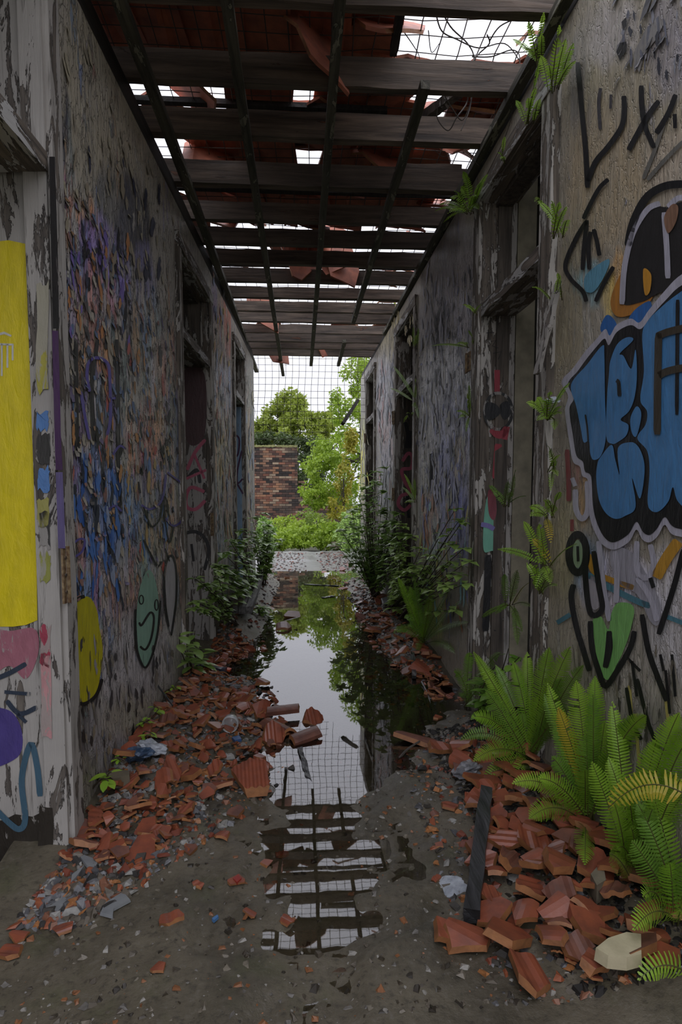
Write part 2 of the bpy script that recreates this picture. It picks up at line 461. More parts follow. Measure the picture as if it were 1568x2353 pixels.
# slab lip towards the garden and the floors of the rooms on both sides
lip = MB(); lip.grid([[(p[0], 12.54, p[2]) for p in rows[-1]], [(p[0], 12.56, -0.25) for p in rows[-1]]]); lip.build('slab_edge', M['floor'], floor)
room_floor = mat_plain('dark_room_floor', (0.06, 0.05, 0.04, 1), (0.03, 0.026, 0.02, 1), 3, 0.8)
mb = MB()
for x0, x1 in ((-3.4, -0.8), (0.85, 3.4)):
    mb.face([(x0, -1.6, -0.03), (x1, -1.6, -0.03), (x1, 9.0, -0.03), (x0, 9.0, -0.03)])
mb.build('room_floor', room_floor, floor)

# water: a level mirror lying in the hollows of the floor
t = NT('still_rain_water')
fr = t.add('ShaderNodeFresnel'); fr.inputs[0].default_value = 1.75
gl = t.add('ShaderNodeBsdfGlossy'); gl.inputs['Roughness'].default_value = 0.015; gl.inputs[0].default_value = (1, 1, 1, 1)
tp = t.add('ShaderNodeBsdfTransparent'); tp.inputs[0].default_value = (0.88, 0.85, 0.77, 1)
mx = t.add('ShaderNodeMixShader'); t.l.new(fr.outputs[0], mx.inputs[0]); t.l.new(tp.outputs[0], mx.inputs[1]); t.l.new(gl.outputs[0], mx.inputs[2])
t.l.new(mx.outputs[0], t.out.inputs[0])
rp = t.noise(t.coords((9, 5, 9)), 1.0, 2, 0.5)
bp = t.add('ShaderNodeBump'); bp.inputs['Strength'].default_value = 0.02; bp.inputs['Distance'].default_value = 0.01
t.l.new(rp, bp.inputs['Height']); t.l.new(bp.outputs[0], gl.inputs['Normal'])
M['water'] = t.mat
mb = MB()
wy = [1.12 + 0.25 * i for i in range(36)]
mb.grid([[(WL.x_at(q) + 0.005 + (WR.x_at(q) - WL.x_at(q) - 0.01) * i / 6, q, 0.0) for i in range(7)] for q in wy])
tag(mb.build('puddle', M['water']), 'long still rain puddle down the middle of the corridor reflecting sky and roof', 'puddle')

# ------------------------------------------------------------------ walls
def vnoise(x, y, seed=0):
    xi, yi = np.floor(x).astype(np.int64), np.floor(y).astype(np.int64)
    fx, fy = x - xi, y - yi
    fx, fy = fx * fx * (3 - 2 * fx), fy * fy * (3 - 2 * fy)
    def h(a, b):
        n = (a * 374761393 + b * 668265263 + seed * 1442695041) & 0x7fffffff
        n = ((n ^ (n >> 13)) * 1274126177) & 0x7fffffff
        return (n ^ (n >> 16)) % 10007 / 10007.0
    return (h(xi, yi) * (1 - fx) + h(xi + 1, yi) * fx) * (1 - fy) + (h(xi, yi + 1) * (1 - fx) + h(xi + 1, yi + 1) * fx) * fy
def fbm(x, y, seed=0):
    return 0.5 * vnoise(x, y, seed) + 0.28 * vnoise(x * 2.1, y * 2.1, seed + 1) + 0.15 * vnoise(x * 4.3, y * 4.3, seed + 2) + 0.07 * vnoise(x * 9, y * 9, seed + 3)

def wall_mesh(W, s0, s1, ztop, holes, thick, base_rgb, blobs, dens):
    S = {s0, s1}
    s = s0
    while s < s1:
        S.add(round(s, 4)); s += 0.10 if s < 0.9 else max(0.011, 0.0068 * s)
    for a, b, zt in holes: S |= {a, b}
    S = np.array(sorted(x for x in S if s0 <= x <= s1))
    Z = set(np.round(np.arange(0, ztop, 0.0135), 4)) | {ztop} | {h[2] for h in holes}
    Z = np.array(sorted(Z))
    SS, ZZ = np.meshgrid(S, Z, indexing='ij')
    ss, zz = SS.ravel(), ZZ.ravel()
    off = (fbm(ss * 6, zz * 4, 5) - 0.62) * 0.005
    B, D, N = np.array(W.b), np.array(W.d), np.array(W.n)
    P = B + ss[:, None] * D + off[:, None] * N; P[:, 2] = zz
    Q = B + ss[:, None] * D - thick * N; Q[:, 2] = zz
    ns, nz = len(S), len(Z)
    mid_s, mid_z = (S[:-1] + S[1:]) / 2, (Z[:-1] + Z[1:]) / 2
    solid = np.ones((ns - 1, nz - 1), bool)
    for a, b, zt in holes:
        solid &= ~((mid_s[:, None] > a) & (mid_s[:, None] < b) & (mid_z[None, :] < zt))
    ii, jj = np.nonzero(solid)
    q = np.stack([ii * nz + jj, (ii + 1) * nz + jj, (ii + 1) * nz + jj + 1, ii * nz + jj + 1], 1)
    faces = q.tolist()
    k = ns * nz
    # back face, coarse rim: column and row borders joined to the front
    verts = P.tolist(); col = None
    def quad(a, b, c, d):
        base = len(verts); verts.extend([tuple(a), tuple(b), tuple(c), tuple(d)]); faces.append([base, base + 1, base + 2, base + 3])
    def pt(s_, z_, o_): return W.pt(s_, z_, o_)
    cuts = sorted([s0, s1] + [x for h in holes for x in h[:2]])
    quad(pt(s0, ztop, 0), pt(s1, ztop, 0), pt(s1, ztop, -thick), pt(s0, ztop, -thick))
    quad(pt(s1, 0, 0), pt(s1, ztop, 0), pt(s1, ztop, -thick), pt(s1, 0, -thick))
    prev = s0
    for a, b, zt in sorted(holes):
        quad(pt(prev, 0, -thick), pt(a, 0, -thick), pt(a, ztop, -thick), pt(prev, ztop, -thick))
        quad(pt(a, zt, -thick), pt(b, zt, -thick), pt(b, ztop, -thick), pt(a, ztop, -thick))
        quad(pt(a, 0, 0), pt(a, zt, 0), pt(a, zt, -thick), pt(a, 0, -thick))
        quad(pt(b, 0, 0), pt(b, zt, 0), pt(b, zt, -thick), pt(b, 0, -thick))
        quad(pt(a, zt, 0), pt(b, zt, 0), pt(b, zt, -thick), pt(a, zt, -thick))
        prev = b
    quad(pt(prev, 0, -thick), pt(s1, 0, -thick), pt(s1, ztop, -thick), pt(prev, ztop, -thick))
    n_all = len(verts)
    px, py = project(P)
    jx = (fbm(ss * 9, zz * 2.5, 11) - 0.5); jy = (fbm(ss * 5, zz * 5, 23) - 0.5)
    rgba = np.zeros((n_all, 4)); rgba[:, :3] = base_rgb
    c = rgba[:k]
    al = dens(px, py, ss, zz)
    scale = 1.6 / np.maximum(0.4, ss)          # painted size shrinks with distance
    for cx, cy, rx, ry, rgb, a in blobs:
        u = (px + jx * 110 * scale - cx) / rx; w = (py + jy * 150 * scale - cy) / ry
        m = np.clip(1.55 - (u * u + w * w) * 1.1, 0, 1) * a
        lin = np.minimum(0.8, np.array(s2l(rgb)[:3]) * 2.5)
        c[:, :3] = c[:, :3] * (1 - m[:, None]) + lin * m[:, None]
    c[:, 3] = al
    me = bpy.data.meshes.new('wall')
    me.from_pydata(verts, [], faces)
    me.update()
    set_attr(me, rgba)
    return me

PAL_L = [tuple(min(.8, x * 1.9) for x in s2l(c)[:3]) + (1,) for c in ((150, 118, 80), (60, 62, 78), (112, 104, 140), (160, 150, 130), (38, 38, 42), (92, 120, 150), (170, 120, 70),
                          (110, 110, 112), (52, 84, 134), (146, 92, 84), (128, 124, 110), (84, 78, 62), (150, 146, 156), (70, 96, 96))]
PAL_R = [tuple(min(.8, x * 1.9) for x in s2l(c)[:3]) + (1,) for c in ((132, 130, 136), (70, 72, 84), (150, 148, 156), (92, 96, 118), (46, 46, 48), (118, 114, 104), (108, 112, 140), (90, 84, 70), (140, 128, 96))]
M['wall_l'] = mat_wall('layered_graffiti_plaster', (0.42, 0.385, 0.32, 1), (0.16, 0.145, 0.12, 1), PAL_L, 0)
M['wall_r'] = mat_wall('stained_olive_plaster', (0.42, 0.37, 0.275, 1), (0.19, 0.17, 0.135, 1), PAL_R, 1)

# openings, inner edges of the frames, from the photograph
L1 = (0.55, WL.s(119), 2.02, 2.62)
L2 = (WL.s(422), WL.s(484), 2.02, 2.47)
L3 = (WL.s(541), WL.s(561), 2.05, 2.50)
R1 = (WR.s(1239), WR.s(1107), 2.02, 2.57)
R2 = (WR.s(951), WR.s(912), 2.04, 2.58)
R3 = (WR.s(861), WR.s(844), 2.06, 2.58)
L_END, R_END = WL.s(586), WR.s(829)
WTOP = 2.72
J = 0.03
hl = [(h[0] - J, h[1] + J, h[3] + J) for h in (L1, L2, L3)]
hr = [(h[0] - J, h[1] + J, h[3] + J) for h in (R1, R2, R3)]

def bell(x, a, b, w):
    return np.clip((x - a) / w + 0.5, 0, 1) * np.clip((b - x) / w + 0.5, 0, 1)
def dens_l(px, py, s, z):
    d = 0.22 + 0.62 * bell(z, 0.62, 1.95, 0.5)
    d = np.where(s > 4.0, 0.2 + 0.5 * bell(z, 0.3, 2.3, 0.5), d)
    return d
def dens_r(px, py, s, z):
    d = np.full_like(s, 0.03)
    d = np.where(s > R1[1], 0.16 + 0.25 * bell(z, 0.9, 2.3, 0.6), d)
    return np.where(s > R2[1], 0.3, d)
BL = [  # sprayed colour, pixel centre, radii, colour, strength
    (250, 200, 120, 260, (110, 104, 88), .8), (300, 420, 60, 220, (116, 108, 92), .8), (142, 330, 16, 130, (22, 26, 40), .95), (165, 330, 14, 90, (30, 60, 70), .6),
    (300, 520, 34, 130, (34, 38, 52), .9), (330, 560, 24, 110, (26, 28, 34), .85), (245, 470, 26, 90, (52, 58, 66), .7), (150, 470, 14, 110, (98, 84, 140), .9),
    (172, 520, 30, 80, (148, 96, 56), .85), (215, 600, 46, 110, (106, 88, 150), .8), (255, 640, 34, 110, (104, 92, 152), .75), (215, 700, 50, 70, (150, 100, 60), .6),
    (150, 620, 16, 100, (112, 112, 120), .8), (180, 760, 40, 40, (110, 92, 92), .6), (245, 750, 60, 36, (40, 36, 36), .85), (215, 830, 56, 60, (156, 106, 62), .7),
    (330, 640, 24, 90, (96, 92, 132), .6), (345, 760, 26, 90, (120, 150, 160), .5), (370, 820, 22, 70, (168, 122, 112), .7), (250, 900, 60, 80, (70, 64, 60), .7),
    (330, 1000, 48, 70, (150, 80, 76), .7), (330, 1080, 38, 70, (160, 60, 56), .75), (215, 1010, 40, 60, (150, 118, 70), .6), (225, 1080, 44, 70, (56, 92, 150), .8),
    (225, 1190, 52, 120, (46, 84, 150), .9), (270, 1200, 60, 110, (70, 96, 140), .6), (310, 1140, 40, 60, (84, 120, 168), .6), (160, 1000, 16, 120, (96, 60, 110), .7),
    (165, 1130, 16, 120, (112, 96, 150), .7), (170, 1200, 26, 60, (140, 104, 52), .6), (230, 1330, 46, 90, (44, 76, 134), .9), (270, 1350, 30, 70, (96, 56, 70), .6),
    (390, 1180, 30, 90, (150, 128, 76), .6), (380, 1080, 30, 60, (96, 116, 160), .6), (365, 950, 30, 50, (150, 120, 90), .6), (330, 1290, 40, 60, (120, 150, 140), .5),
    (300, 1500, 90, 110, (122, 118, 122), .7), (380, 1450, 40, 100, (132, 128, 126), .6), (230, 1700, 80, 110, (92, 90, 96), .7), (180, 1750, 20, 200, (40, 40, 44), .8),
    (300, 1650, 60, 60, (104, 96, 78), .6), (215, 1800, 70, 50, (78, 72, 60), .7),
    (505, 700, 26, 120, (122, 114, 96), .7), (520, 760, 10, 100, (136, 66, 46), .8), (496, 690, 8, 60, (92, 70, 120), .6), (510, 900, 30, 70, (120, 116, 140), .6),
    (505, 1030, 22, 110, (150, 126, 56), .75), (500, 1180, 16, 80, (110, 124, 150), .6), (520, 1150, 14, 60, (148, 96, 70), .6), (575, 1000, 10, 140, (130, 128, 92), .7),
    (572, 1150, 10, 80, (140, 110, 90), .6), (575, 880, 8, 60, (110, 106, 92), .6)]
BR = [
    (1450, 200, 160, 260, (112, 104, 84), .8), (1400, 90, 60, 90, (128, 124, 128), .5), (1540, 90, 50, 120, (92, 90, 104), .6), (1330, 190, 20, 110, (60, 62, 76), .5),
    (1400, 420, 110, 160, (116, 102, 78), .8), (1540, 360, 60, 90, (124, 112, 98), .6), (1310, 700, 40, 200, (104, 96, 74), .8), (1360, 640, 30, 60, (86, 140, 160), .6),
    (1430, 640, 30, 50, (170, 112, 40), .7), (1400, 690, 20, 60, (176, 130, 50), .7), (1320, 1030, 18, 90, (116, 66, 62), .7), (1335, 1120, 18, 90, (160, 112, 46), .6),
    (1300, 1250, 22, 120, (120, 112, 84), .7), (1350, 1300, 30, 60, (70, 110, 140), .6), (1420, 1330, 80, 80, (146, 142, 154), .8), (1520, 1350, 60, 80, (150, 148, 156), .7),
    (1530, 1480, 60, 90, (130, 128, 132), .7), (1440, 1600, 120, 120, (112, 108, 100), .7), (1300, 1500, 40, 160, (110, 104, 88), .7), (1360, 1640, 50, 140, (84, 80, 72), .6), (1480, 1700, 80, 80, (70, 66, 62), .7),
    (1040, 600, 70, 110, (104, 100, 102), .8), (1030, 620, 30, 130, (64, 62, 64), .6), (1030, 740, 60, 80, (120, 118, 128), .7), (1030, 880, 60, 90, (150, 150, 162), .8),
    (1000, 960, 30, 60, (134, 130, 110), .5), (1040, 1000, 50, 90, (112, 114, 142), .8), (1040, 1120, 46, 110, (92, 96, 136), .85), (1060, 1050, 14, 60, (150, 124, 60), .6),
    (1060, 1200, 30, 90, (72, 76, 128), .85), (985, 1200, 14, 70, (142, 92, 62), .8), (1030, 1260, 24, 70, (84, 84, 128), .8), (995, 1250, 12, 70, (120, 160, 170), .6),
    (975, 1100, 16, 90, (120, 122, 112), .6), (1010, 1330, 30, 60, (124, 124, 92), .7), (1050, 1400, 30, 70, (84, 80, 72), .7), (1000, 1420, 22, 60, (140, 138, 70), .6),
    (885, 900, 22, 100, (138, 138, 146), .7), (890, 1030, 14, 60, (146, 112, 110), .6), (885, 1100, 16, 90, (110, 112, 126), .7), (900, 780, 30, 60, (156, 144, 110), .5), (835, 1060, 8, 90, (190, 176, 60), .8)]
wl_me = wall_mesh(WL, -0.3, L_END, WTOP, hl, 0.15, (0.38, 0.35, 0.29), BL, dens_l); wl_me.materials.append(M['wall_l'])
wr_me = wall_mesh(WR, -0.3, R_END, WTOP + 0.06, hr, 0.16, (0.36, 0.32, 0.25), BR, dens_r); wr_me.materials.append(M['wall_r'])
wall_left = tag(link('wall_left', wl_me), 'corridor wall covered in layered flaking graffiti with a blue patch and a yellow oval', kind='structure')
wall_right = tag(link('wall_right', wr_me), 'stained plaster corridor wall with big blue bubble letters and ferns at its foot', kind='structure')

# rooms behind: dark, roofed
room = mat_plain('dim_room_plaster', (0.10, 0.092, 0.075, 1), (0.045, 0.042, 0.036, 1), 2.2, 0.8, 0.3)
def slab(name, pts, th, mat, label):
    mb = MB(); a, b = Vector(pts[0]), Vector(pts[1]); d = (b - a).normalized(); n_ = Vector((d.y, -d.x, 0)) * th
    h = Vector((0, 0, pts[2]))
    lo = [a, b, b + n_, a + n_]; hi = [p + h for p in lo]
    mb.face(lo[::-1]); mb.face(hi)
    for i in range(4): mb.face([lo[i], lo[(i + 1) % 4], hi[(i + 1) % 4], hi[i]])
    return tag(mb.build(name, mat), label, kind='structure')
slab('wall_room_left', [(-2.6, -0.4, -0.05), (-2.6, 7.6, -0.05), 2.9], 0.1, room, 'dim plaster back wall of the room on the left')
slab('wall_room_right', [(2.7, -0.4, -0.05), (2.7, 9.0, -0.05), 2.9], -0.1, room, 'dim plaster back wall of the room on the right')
e = WL.pt(L_END - 0.12, 0); slab('wall_end_left', [(-2.6, e.y, -0.05), (e.x - 0.13, e.y, -0.05), 2.9], 0.1, room, 'end wall added to keep light out of the left room')  # end walls added so no daylight leaks into the side rooms
e = WR.pt(R_END - 0.12, 0); slab('wall_end_right', [(e.x + 0.14, e.y, -0.05), (2.7, e.y, -0.05), 2.9], 0.1, room, 'end wall added to keep light out of the right room')
pa = WR.pt(3.52, 0, -0.2); slab('wall_partition_right', [(pa.x, pa.y, -0.05), (2.65, pa.y + 0.15, -0.05), 2.9], 0.08, mat_plain('darkened_partition', (0.07, 0.062, 0.048, 1), (0.02, 0.018, 0.015, 1), 3, 0.8, 0.3), 'olive partition wall seen through the near right doorway')  # dimness of the interior put into a darkened partition colour
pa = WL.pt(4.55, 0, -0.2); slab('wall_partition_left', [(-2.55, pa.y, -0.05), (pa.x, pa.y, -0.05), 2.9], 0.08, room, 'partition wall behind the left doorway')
for nm, x0, x1, lb in (('ceiling_left', -3.2, -0.99, 'ceiling slab added to keep the left rooms dark'), ('ceiling_right', 1.17, 3.3, 'ceiling slab added to keep the right rooms dark')):  # ceilings added to shut daylight out of the side rooms
    mb = MB()
    k = 0
    side = WL if x1 < 0 else WR
    for i in range(12):
        y0, y1 = -0.35 + i * 0.72, -0.35 + (i + 1) * 0.72
        if x1 < 0: xa, xb, xc, xd = x0, side.x_at(y0) - 0.16, side.x_at(y1) - 0.16, x0
        else: xa, xb, xc, xd = side.x_at(y0) + 0.17, x1, x1, side.x_at(y1) + 0.17
        lo = [(xa, y0, 2.86), (xb, y0, 2.86), (xc, y1, 2.86), (xd, y1, 2.86)]
        if y1 > 8.3: continue
        hi = [(a, b, 2.89) for a, b, c in lo]
        mb.face(lo[::-1]); mb.face(hi)
        for q in range(4): mb.face([lo[q], lo[(q + 1) % 4], hi[(q + 1) % 4], hi[q]])
    tag(mb.build(nm, M['plate']), lb, kind='structure')

# ------------------------------------------------------------------ door frames
def wbox(mb, W, s0, s1, z0, z1, o0, o1, long=2, n=6, jit=0.0015, mi=0):
    c = (W.pt(s0, 0, 0) + W.pt(s1, 0, 0)) / 2 + W.n * ((o0 + o1) / 2)
    sv, ov, zv = W.d * ((s1 - s0) / 2), W.n * ((o1 - o0) / 2), Vector((0, 0, (z1 - z0) / 2))
    zc = Vector((0, 0, (z0 + z1) / 2))
    if long == 2: mb.beam(c + zc - zv, c + zc + zv, sv, ov, n, jit, mi=mi)
    elif long == 1: mb.beam(c + zc - sv, c + zc + sv, ov, zv, n, jit, mi=mi)
    else: mb.beam(c + zc - ov, c + zc + ov, sv, zv, n, jit, mi=mi)
def part(name, parent, mat, *boxes, **k):
    mb = MB()
    for b in boxes: wbox(mb, *b, **k)
    return mb.build(name, mat, parent)
def door_frame(name, W, o, label, dep, arch=0.085, proud=0.022, near=True, mats=('frame', 'frame_y')):
    s0, s1, zt, zh = o
    d = empty(name, W.pt((s0 + s1) / 2, 0, 0), kind='structure', label=label)
    mv, mh = M[mats[0]], M[mats[1]]
    jo = -dep
    if not near: jo = -0.050
    for a, b, c, e in ((s1, s1 + 0.034, s1 + 0.012, s1 + arch), (s0 - 0.034, s0, s0 - arch, s0 - 0.012))[:2 if near else 1]:
        part('jamb', d, mv, (W, a, b, 0, zh + 0.03, jo, proud * 0.5))
        part('architrave', d, mv, (W, c, e, 0, zh + 0.08, 0.0, proud))
    if near: part('door_stop', d, M['frame_dark'], (W, s1 - 0.014, s1, 0, zh, -dep * 0.8, -dep * 0.38))
    part('head_jamb', d, mh, (W, s0 - 0.03, s1 + 0.03, zh, zh + 0.034, -dep, proud * 0.5), long=1)
    part('head_stop', d, M['frame_dark'], (W, s0, s1, zh - 0.02, zh, -dep * 0.8, -dep * 0.3), long=1)
    part('head_architrave', d, mh, (W, s0 - arch, s1 + arch, zh + 0.012, zh + 0.085, 0.0, proud + 0.004), long=1)
    part('transom_bar', d, mh, (W, s0, s1, zt, zt + 0.055, -dep * 0.95, proud * 0.7), long=1, n=8, jit=0.003)
    return d
d1 = door_frame('door_1', WL, L1, 'peeling timber frame of the near left doorway, its jamb sprayed bright yellow', 0.24, 0.085, 0.03, False, ('jamb_pale', 'frame_y'))
d2 = door_frame('door_2', WL, L2, 'peeling timber frame of the left doorway behind the blue graffiti patch', 0.20, 0.10, 0.02)
d3 = door_frame('door_3', WL, L3, 'far left doorway frame next to the open end of the corridor', 0.16, 0.09, 0.02)
d4 = door_frame('door_4', WR, R1, 'rotten timber frame of the right doorway beside the blue bubble letters, ferns rooted in it', 0.16, 0.115, 0.03, True, ('frame', 'frame_y'))
d5 = door_frame('door_5', WR, R2, 'middle right doorway frame with a pink painted jamb', 0.16, 0.10, 0.02)
d6 = door_frame('door_6', WR, R3, 'far right doorway frame by the garden', 0.15, 0.09, 0.02)
# extra boards seen in the frames
part('fanlight_board', d2, M['frame_dark'], (WL, L2[1] - 0.03, L2[1], 2.08, L2[3], -0.19, -0.05))
leaf2 = part('door_leaf', d2, M['jamb_pale'], (WL, L2[1] - 0.02, L2[1] + 0.012, 0.02, 2.0, -0.62, -0.02))
leaf3 = part('door_leaf', d3, mat_paint('pale_blue_door_paint', (126, 150, 172), 0.55), (WL, L3[1] - 0.02, L3[1] + 0.012, 0.02, 2.03, -0.5, -0.02))
part('fanlight_mullion', d5, M['frame'], (WR, R2[1] - 0.03, R2[1], 2.1, R2[3], -0.12, -0.02), (WR, R2[1] - 0.02, R2[1], 2.1, R2[3], -0.3, -0.2))
leaf5 = part('door_leaf', d5, M['frame_dark'], (WR, R2[1] - 0.02, R2[1] + 0.012, 0.02, 2.0, -0.6, -0.10))
part('fanlight_mullion', d6, M['frame_dark'], (WR, R3[1] - 0.03, R3[1], 2.1, R3[3], -0.12, -0.02), (WR, R3[1] - 0.02, R3[1], 2.1, R3[3], -0.3, -0.2))
part('door_leaf', d6, M['frame_dark'], (WR, R3[1] - 0.02, R3[1] + 0.012, 0.02, 2.0, -0.5, -0.05))
lining4 = part('inner_lining', d4, M['jamb_pale'], (WR, R1[1] - 0.012, R1[1] + 0.03, 0.0, R1[3], -0.155, -0.075))
part('plaster_reveal', d4, mat_plain('olive_reveal_plaster', (0.30, 0.27, 0.19, 1), (0.16, 0.145, 0.105, 1), 9, 0.8, 0.4), (WR, R1[1] - 0.004, R1[1] + 0.06, 0.0, 2.7, -0.26, -0.162))
# near left jamb: recessed yellow board
board1 = part('jamb_board', d1, M['jamb_pale'], (WL, L1[1] + 0.022, L1[1] + 0.05, 0, 2.66, -0.46, -0.052))
# splintered strip hanging off the near right frame
mb = MB()
p0, p1 = WR.pt(*WR.hit(1283, 650, .04), .04), WR.pt(*WR.hit(1236, 858, .08), .08)
mb.beam(p0, p1, WR.d * 0.022, WR.n * 0.007, 8, 0.003)
mb.build('loose_architrave_strip', M['jamb_pale'], d4)
def hinge(parent, W, px, py, w=0.05, h=0.10):
    s, z = W.hit(px, py)
    mb = MB(); wbox(mb, W, s - w, s, z - h / 2, z + h / 2, 0.024, 0.030, n=1, jit=0); wbox(mb, W, s, s + w * 0.8, z - h / 2, z + h / 2, 0.022, 0.029, n=1, jit=0)
    mb.tube([W.pt(s, z - h / 2, 0.034), W.pt(s, z + h / 2, 0.034)], 0.006, sides=6)
    hg = mb.build('hinge', M['hinge'], parent)
    for du in (-w * .5, w * .4):
        for dz in (-h * .3, 0, h * .3):
            sc_ = MB(); sc_.tube([W.pt(s + du, z + dz, 0.03), W.pt(s + du, z + dz, 0.034)], 0.005, sides=6); sc_.build('screw', M['wire'], hg)
    return hg
hinge(d4, WR, 1086, 834, 0.055, 0.10)
hinge(d5, WR, 911, 960, 0.05, 0.12); hinge(d5, WR, 911, 1136, 0.05, 0.12)
hinge(d6, WR, 844, 1007, 0.05, 0.12)
hinge(d1, WL, 131, 1320, 0.025, 0.17)
hinge(d2, WL, 478, 1205, 0.03, 0.16)
# dark slot in the right wall, its shaded hollow drawn as a thin black plate
s_, z_ = WR.hit(992, 1072)
mb = MB()
wbox(mb, WR, s_ - 0.033, s_ + 0.033, z_ - 0.09, z_ + 0.09, 0.001, 0.004, n=1, jit=0)
slot_m = mat_plain('slot_shade_black', (0.004, 0.004, 0.004, 1), (0.008, 0.008, 0.008, 1), 10, 0.9)
mb.build('conduit_slot_plate', slot_m, wall_right)

# ------------------------------------------------------------------ ceiling timbers and roof
ceiling = empty('ceiling', (0, 0, JZ), kind='structure', label='open grid of weathered joists and battens under a broken tile roof')
JY = [3, 192, 316, 427, 507, 562, 607, 649, 685, 716, 740, 765, 785, 801, 817]
jpos = []
for i, y in enumerate(JY):
    Y = on_z(704, y, JZ).y
    jpos.append(Y)
jpos = [jpos[0] - 0.42] + jpos
for i, Y in enumerate(jpos):
    mb = MB()
    a = Vector((WL.x_at(Y) - 0.12, Y + 0.024 + R.uniform(-.008, .008), 0)); b = Vector((WR.x_at(Y) + 0.13, Y + 0.03 + R.uniform(-.01, .01), 0))
    h = 0.060 if i < 5 else (0.052 if i < 9 else 0.044)
    a.z = b.z = JZ + h
    mb.beam(a, b, Vector((0, 0.0225, R.uniform(-.002, .002))), Vector((0, R.uniform(-.003, .003), h)), 14, 0.0025)
    mb.build('joist', M['joist'], ceiling)
def batten(p, q, z, w=0.02, h=0.018, mat='batten', name='ceiling_batten'):
    a, b = on_z(p[0], p[1], z), on_z(q[0], q[1], z)
    a.z += h; b.z += h
    d = (b - a).normalized(); sd = Vector((d.y, -d.x, 0))
    mb = MB(); mb.beam(a, b, sd * w, Vector((0, 0, h)), 16, 0.0018)
    return mb.build(name, M[mat], ceiling)
BZ = JZ - 0.036
batten((255, -40), (590, 856), BZ, 0.024); batten((515, -30), (651, 865), BZ); batten((785, -30), (715, 842), BZ)
batten((978, 205), (812, 744), BZ); batten((792, 788), (778, 842), BZ); batten((1316, -20), (884, 771), BZ, 0.022)
batten((931, -15), (904, 131), 3.0, 0.016, 0.018, 'plate', 'rafter_strut')
batten((1061, 216), (962, 290), 3.02, 0.022, 0.02, 'frame_dark', 'rafter_strut')
for W_, e_ in ((WL, L_END), (WR, R_END)):
    mb = MB(); z0 = WTOP if W_ is WL else WTOP + 0.06
    wbox(mb, W_, -0.3, e_, z0, JZ, -0.13, -0.012, long=1, n=30, jit=0.002)
    mb.build('wall_plate', M['plate'], ceiling)
# loose boards lying on the joists
for px0, px1, py, zz in ((392, 520, 268, 0.15), (930, 1060, 388, 0.15), (520, 615, 636, 0.15), (735, 930, 682, 0.15)):
    a, b = on_z(px0, py, JZ + zz), on_z(px1, py + 2, JZ + zz)
    mb = MB(); mb.beam(a, b, Vector((0, 0.02, 0)), Vector((0, 0, 0.02)), 5, 0.002); mb.build('loose_board', M['joist'], ceiling)

roof = empty('roof', (0, 0, 3.1), kind='structure', label='broken terracotta tile roof lying on wire mesh, sky showing through the gaps')
def mesh_z(x, y):
    return 3.085 + 0.03 * mnoise.noise((x * 1.3, y * 1.3, 4.4)) + (0.05 * sm(0.35, 1.0, x) * math.sin(y * 3.0) if y < 3.2 else 0)
mb = MB()
step = 0.095
nxw, nyw = 30, 73
X0, Y0 = -1.4, 1.35
def wob(a, b, s): return 0.012 * mnoise.noise((a * 2.2, b * 2.2, s))
for i in range(nxw):
    x = X0 + i * step
    mb.tube([(x + wob(x, Y0 + j * 0.19, 1.0) + (0.03 * mnoise.noise((i * 9.1, j * .5, 2)) if x > 0.3 and j < 9 else 0), Y0 + j * 0.19, mesh_z(x, Y0 + j * 0.19)) for j in range(37)], 0.0027, sides=4)
for j in range(nyw):
    y = Y0 + j * step
    mb.tube([(X0 + i * 0.19, y + wob(X0 + i * 0.19, y, 7.0) + (0.03 * mnoise.noise((i * .5, j * 7.3, 5)) if y < 3 and i > 8 else 0), mesh_z(X0 + i * 0.19, y) + 0.004) for i in range(16)], 0.0027, sides=4)
tag(mb.build('wire_mesh', M['wire']), 'rusty square wire mesh stretched flat over the joists under the roof tiles', 'wire mesh', 'wire mesh sheets')
# sheet hanging at the far end
mb = MB(); yh = on_z(704, 817, JZ).y + 0.45
def hang(u, v):     # u across, v down
    p = on_y(578 + u * 262, 838 + v * 172, yh)
    return Vector((p.x + 0.012 * math.sin(v * 5 + u * 4), yh - 0.10 * math.sin(v * 2.2) + 0.05 * u, p.z))
nu, nv = 18, 12
for i in range(nu): mb.tube([hang(i / (nu - 1), j / 10) for j in range(-4, 11 if i < 13 else 9)], 0.0027, sides=4)
for j in range(-4, nv): mb.tube([hang(i / 12, j / (nv - 1)) for i in range(13 if j < 9 else 9)], 0.0027, sides=4)
tag(mb.build('wire_mesh', M['wire']), 'wire mesh sheet hanging down like a curtain at the open end of the corridor', 'wire mesh', 'wire mesh sheets')
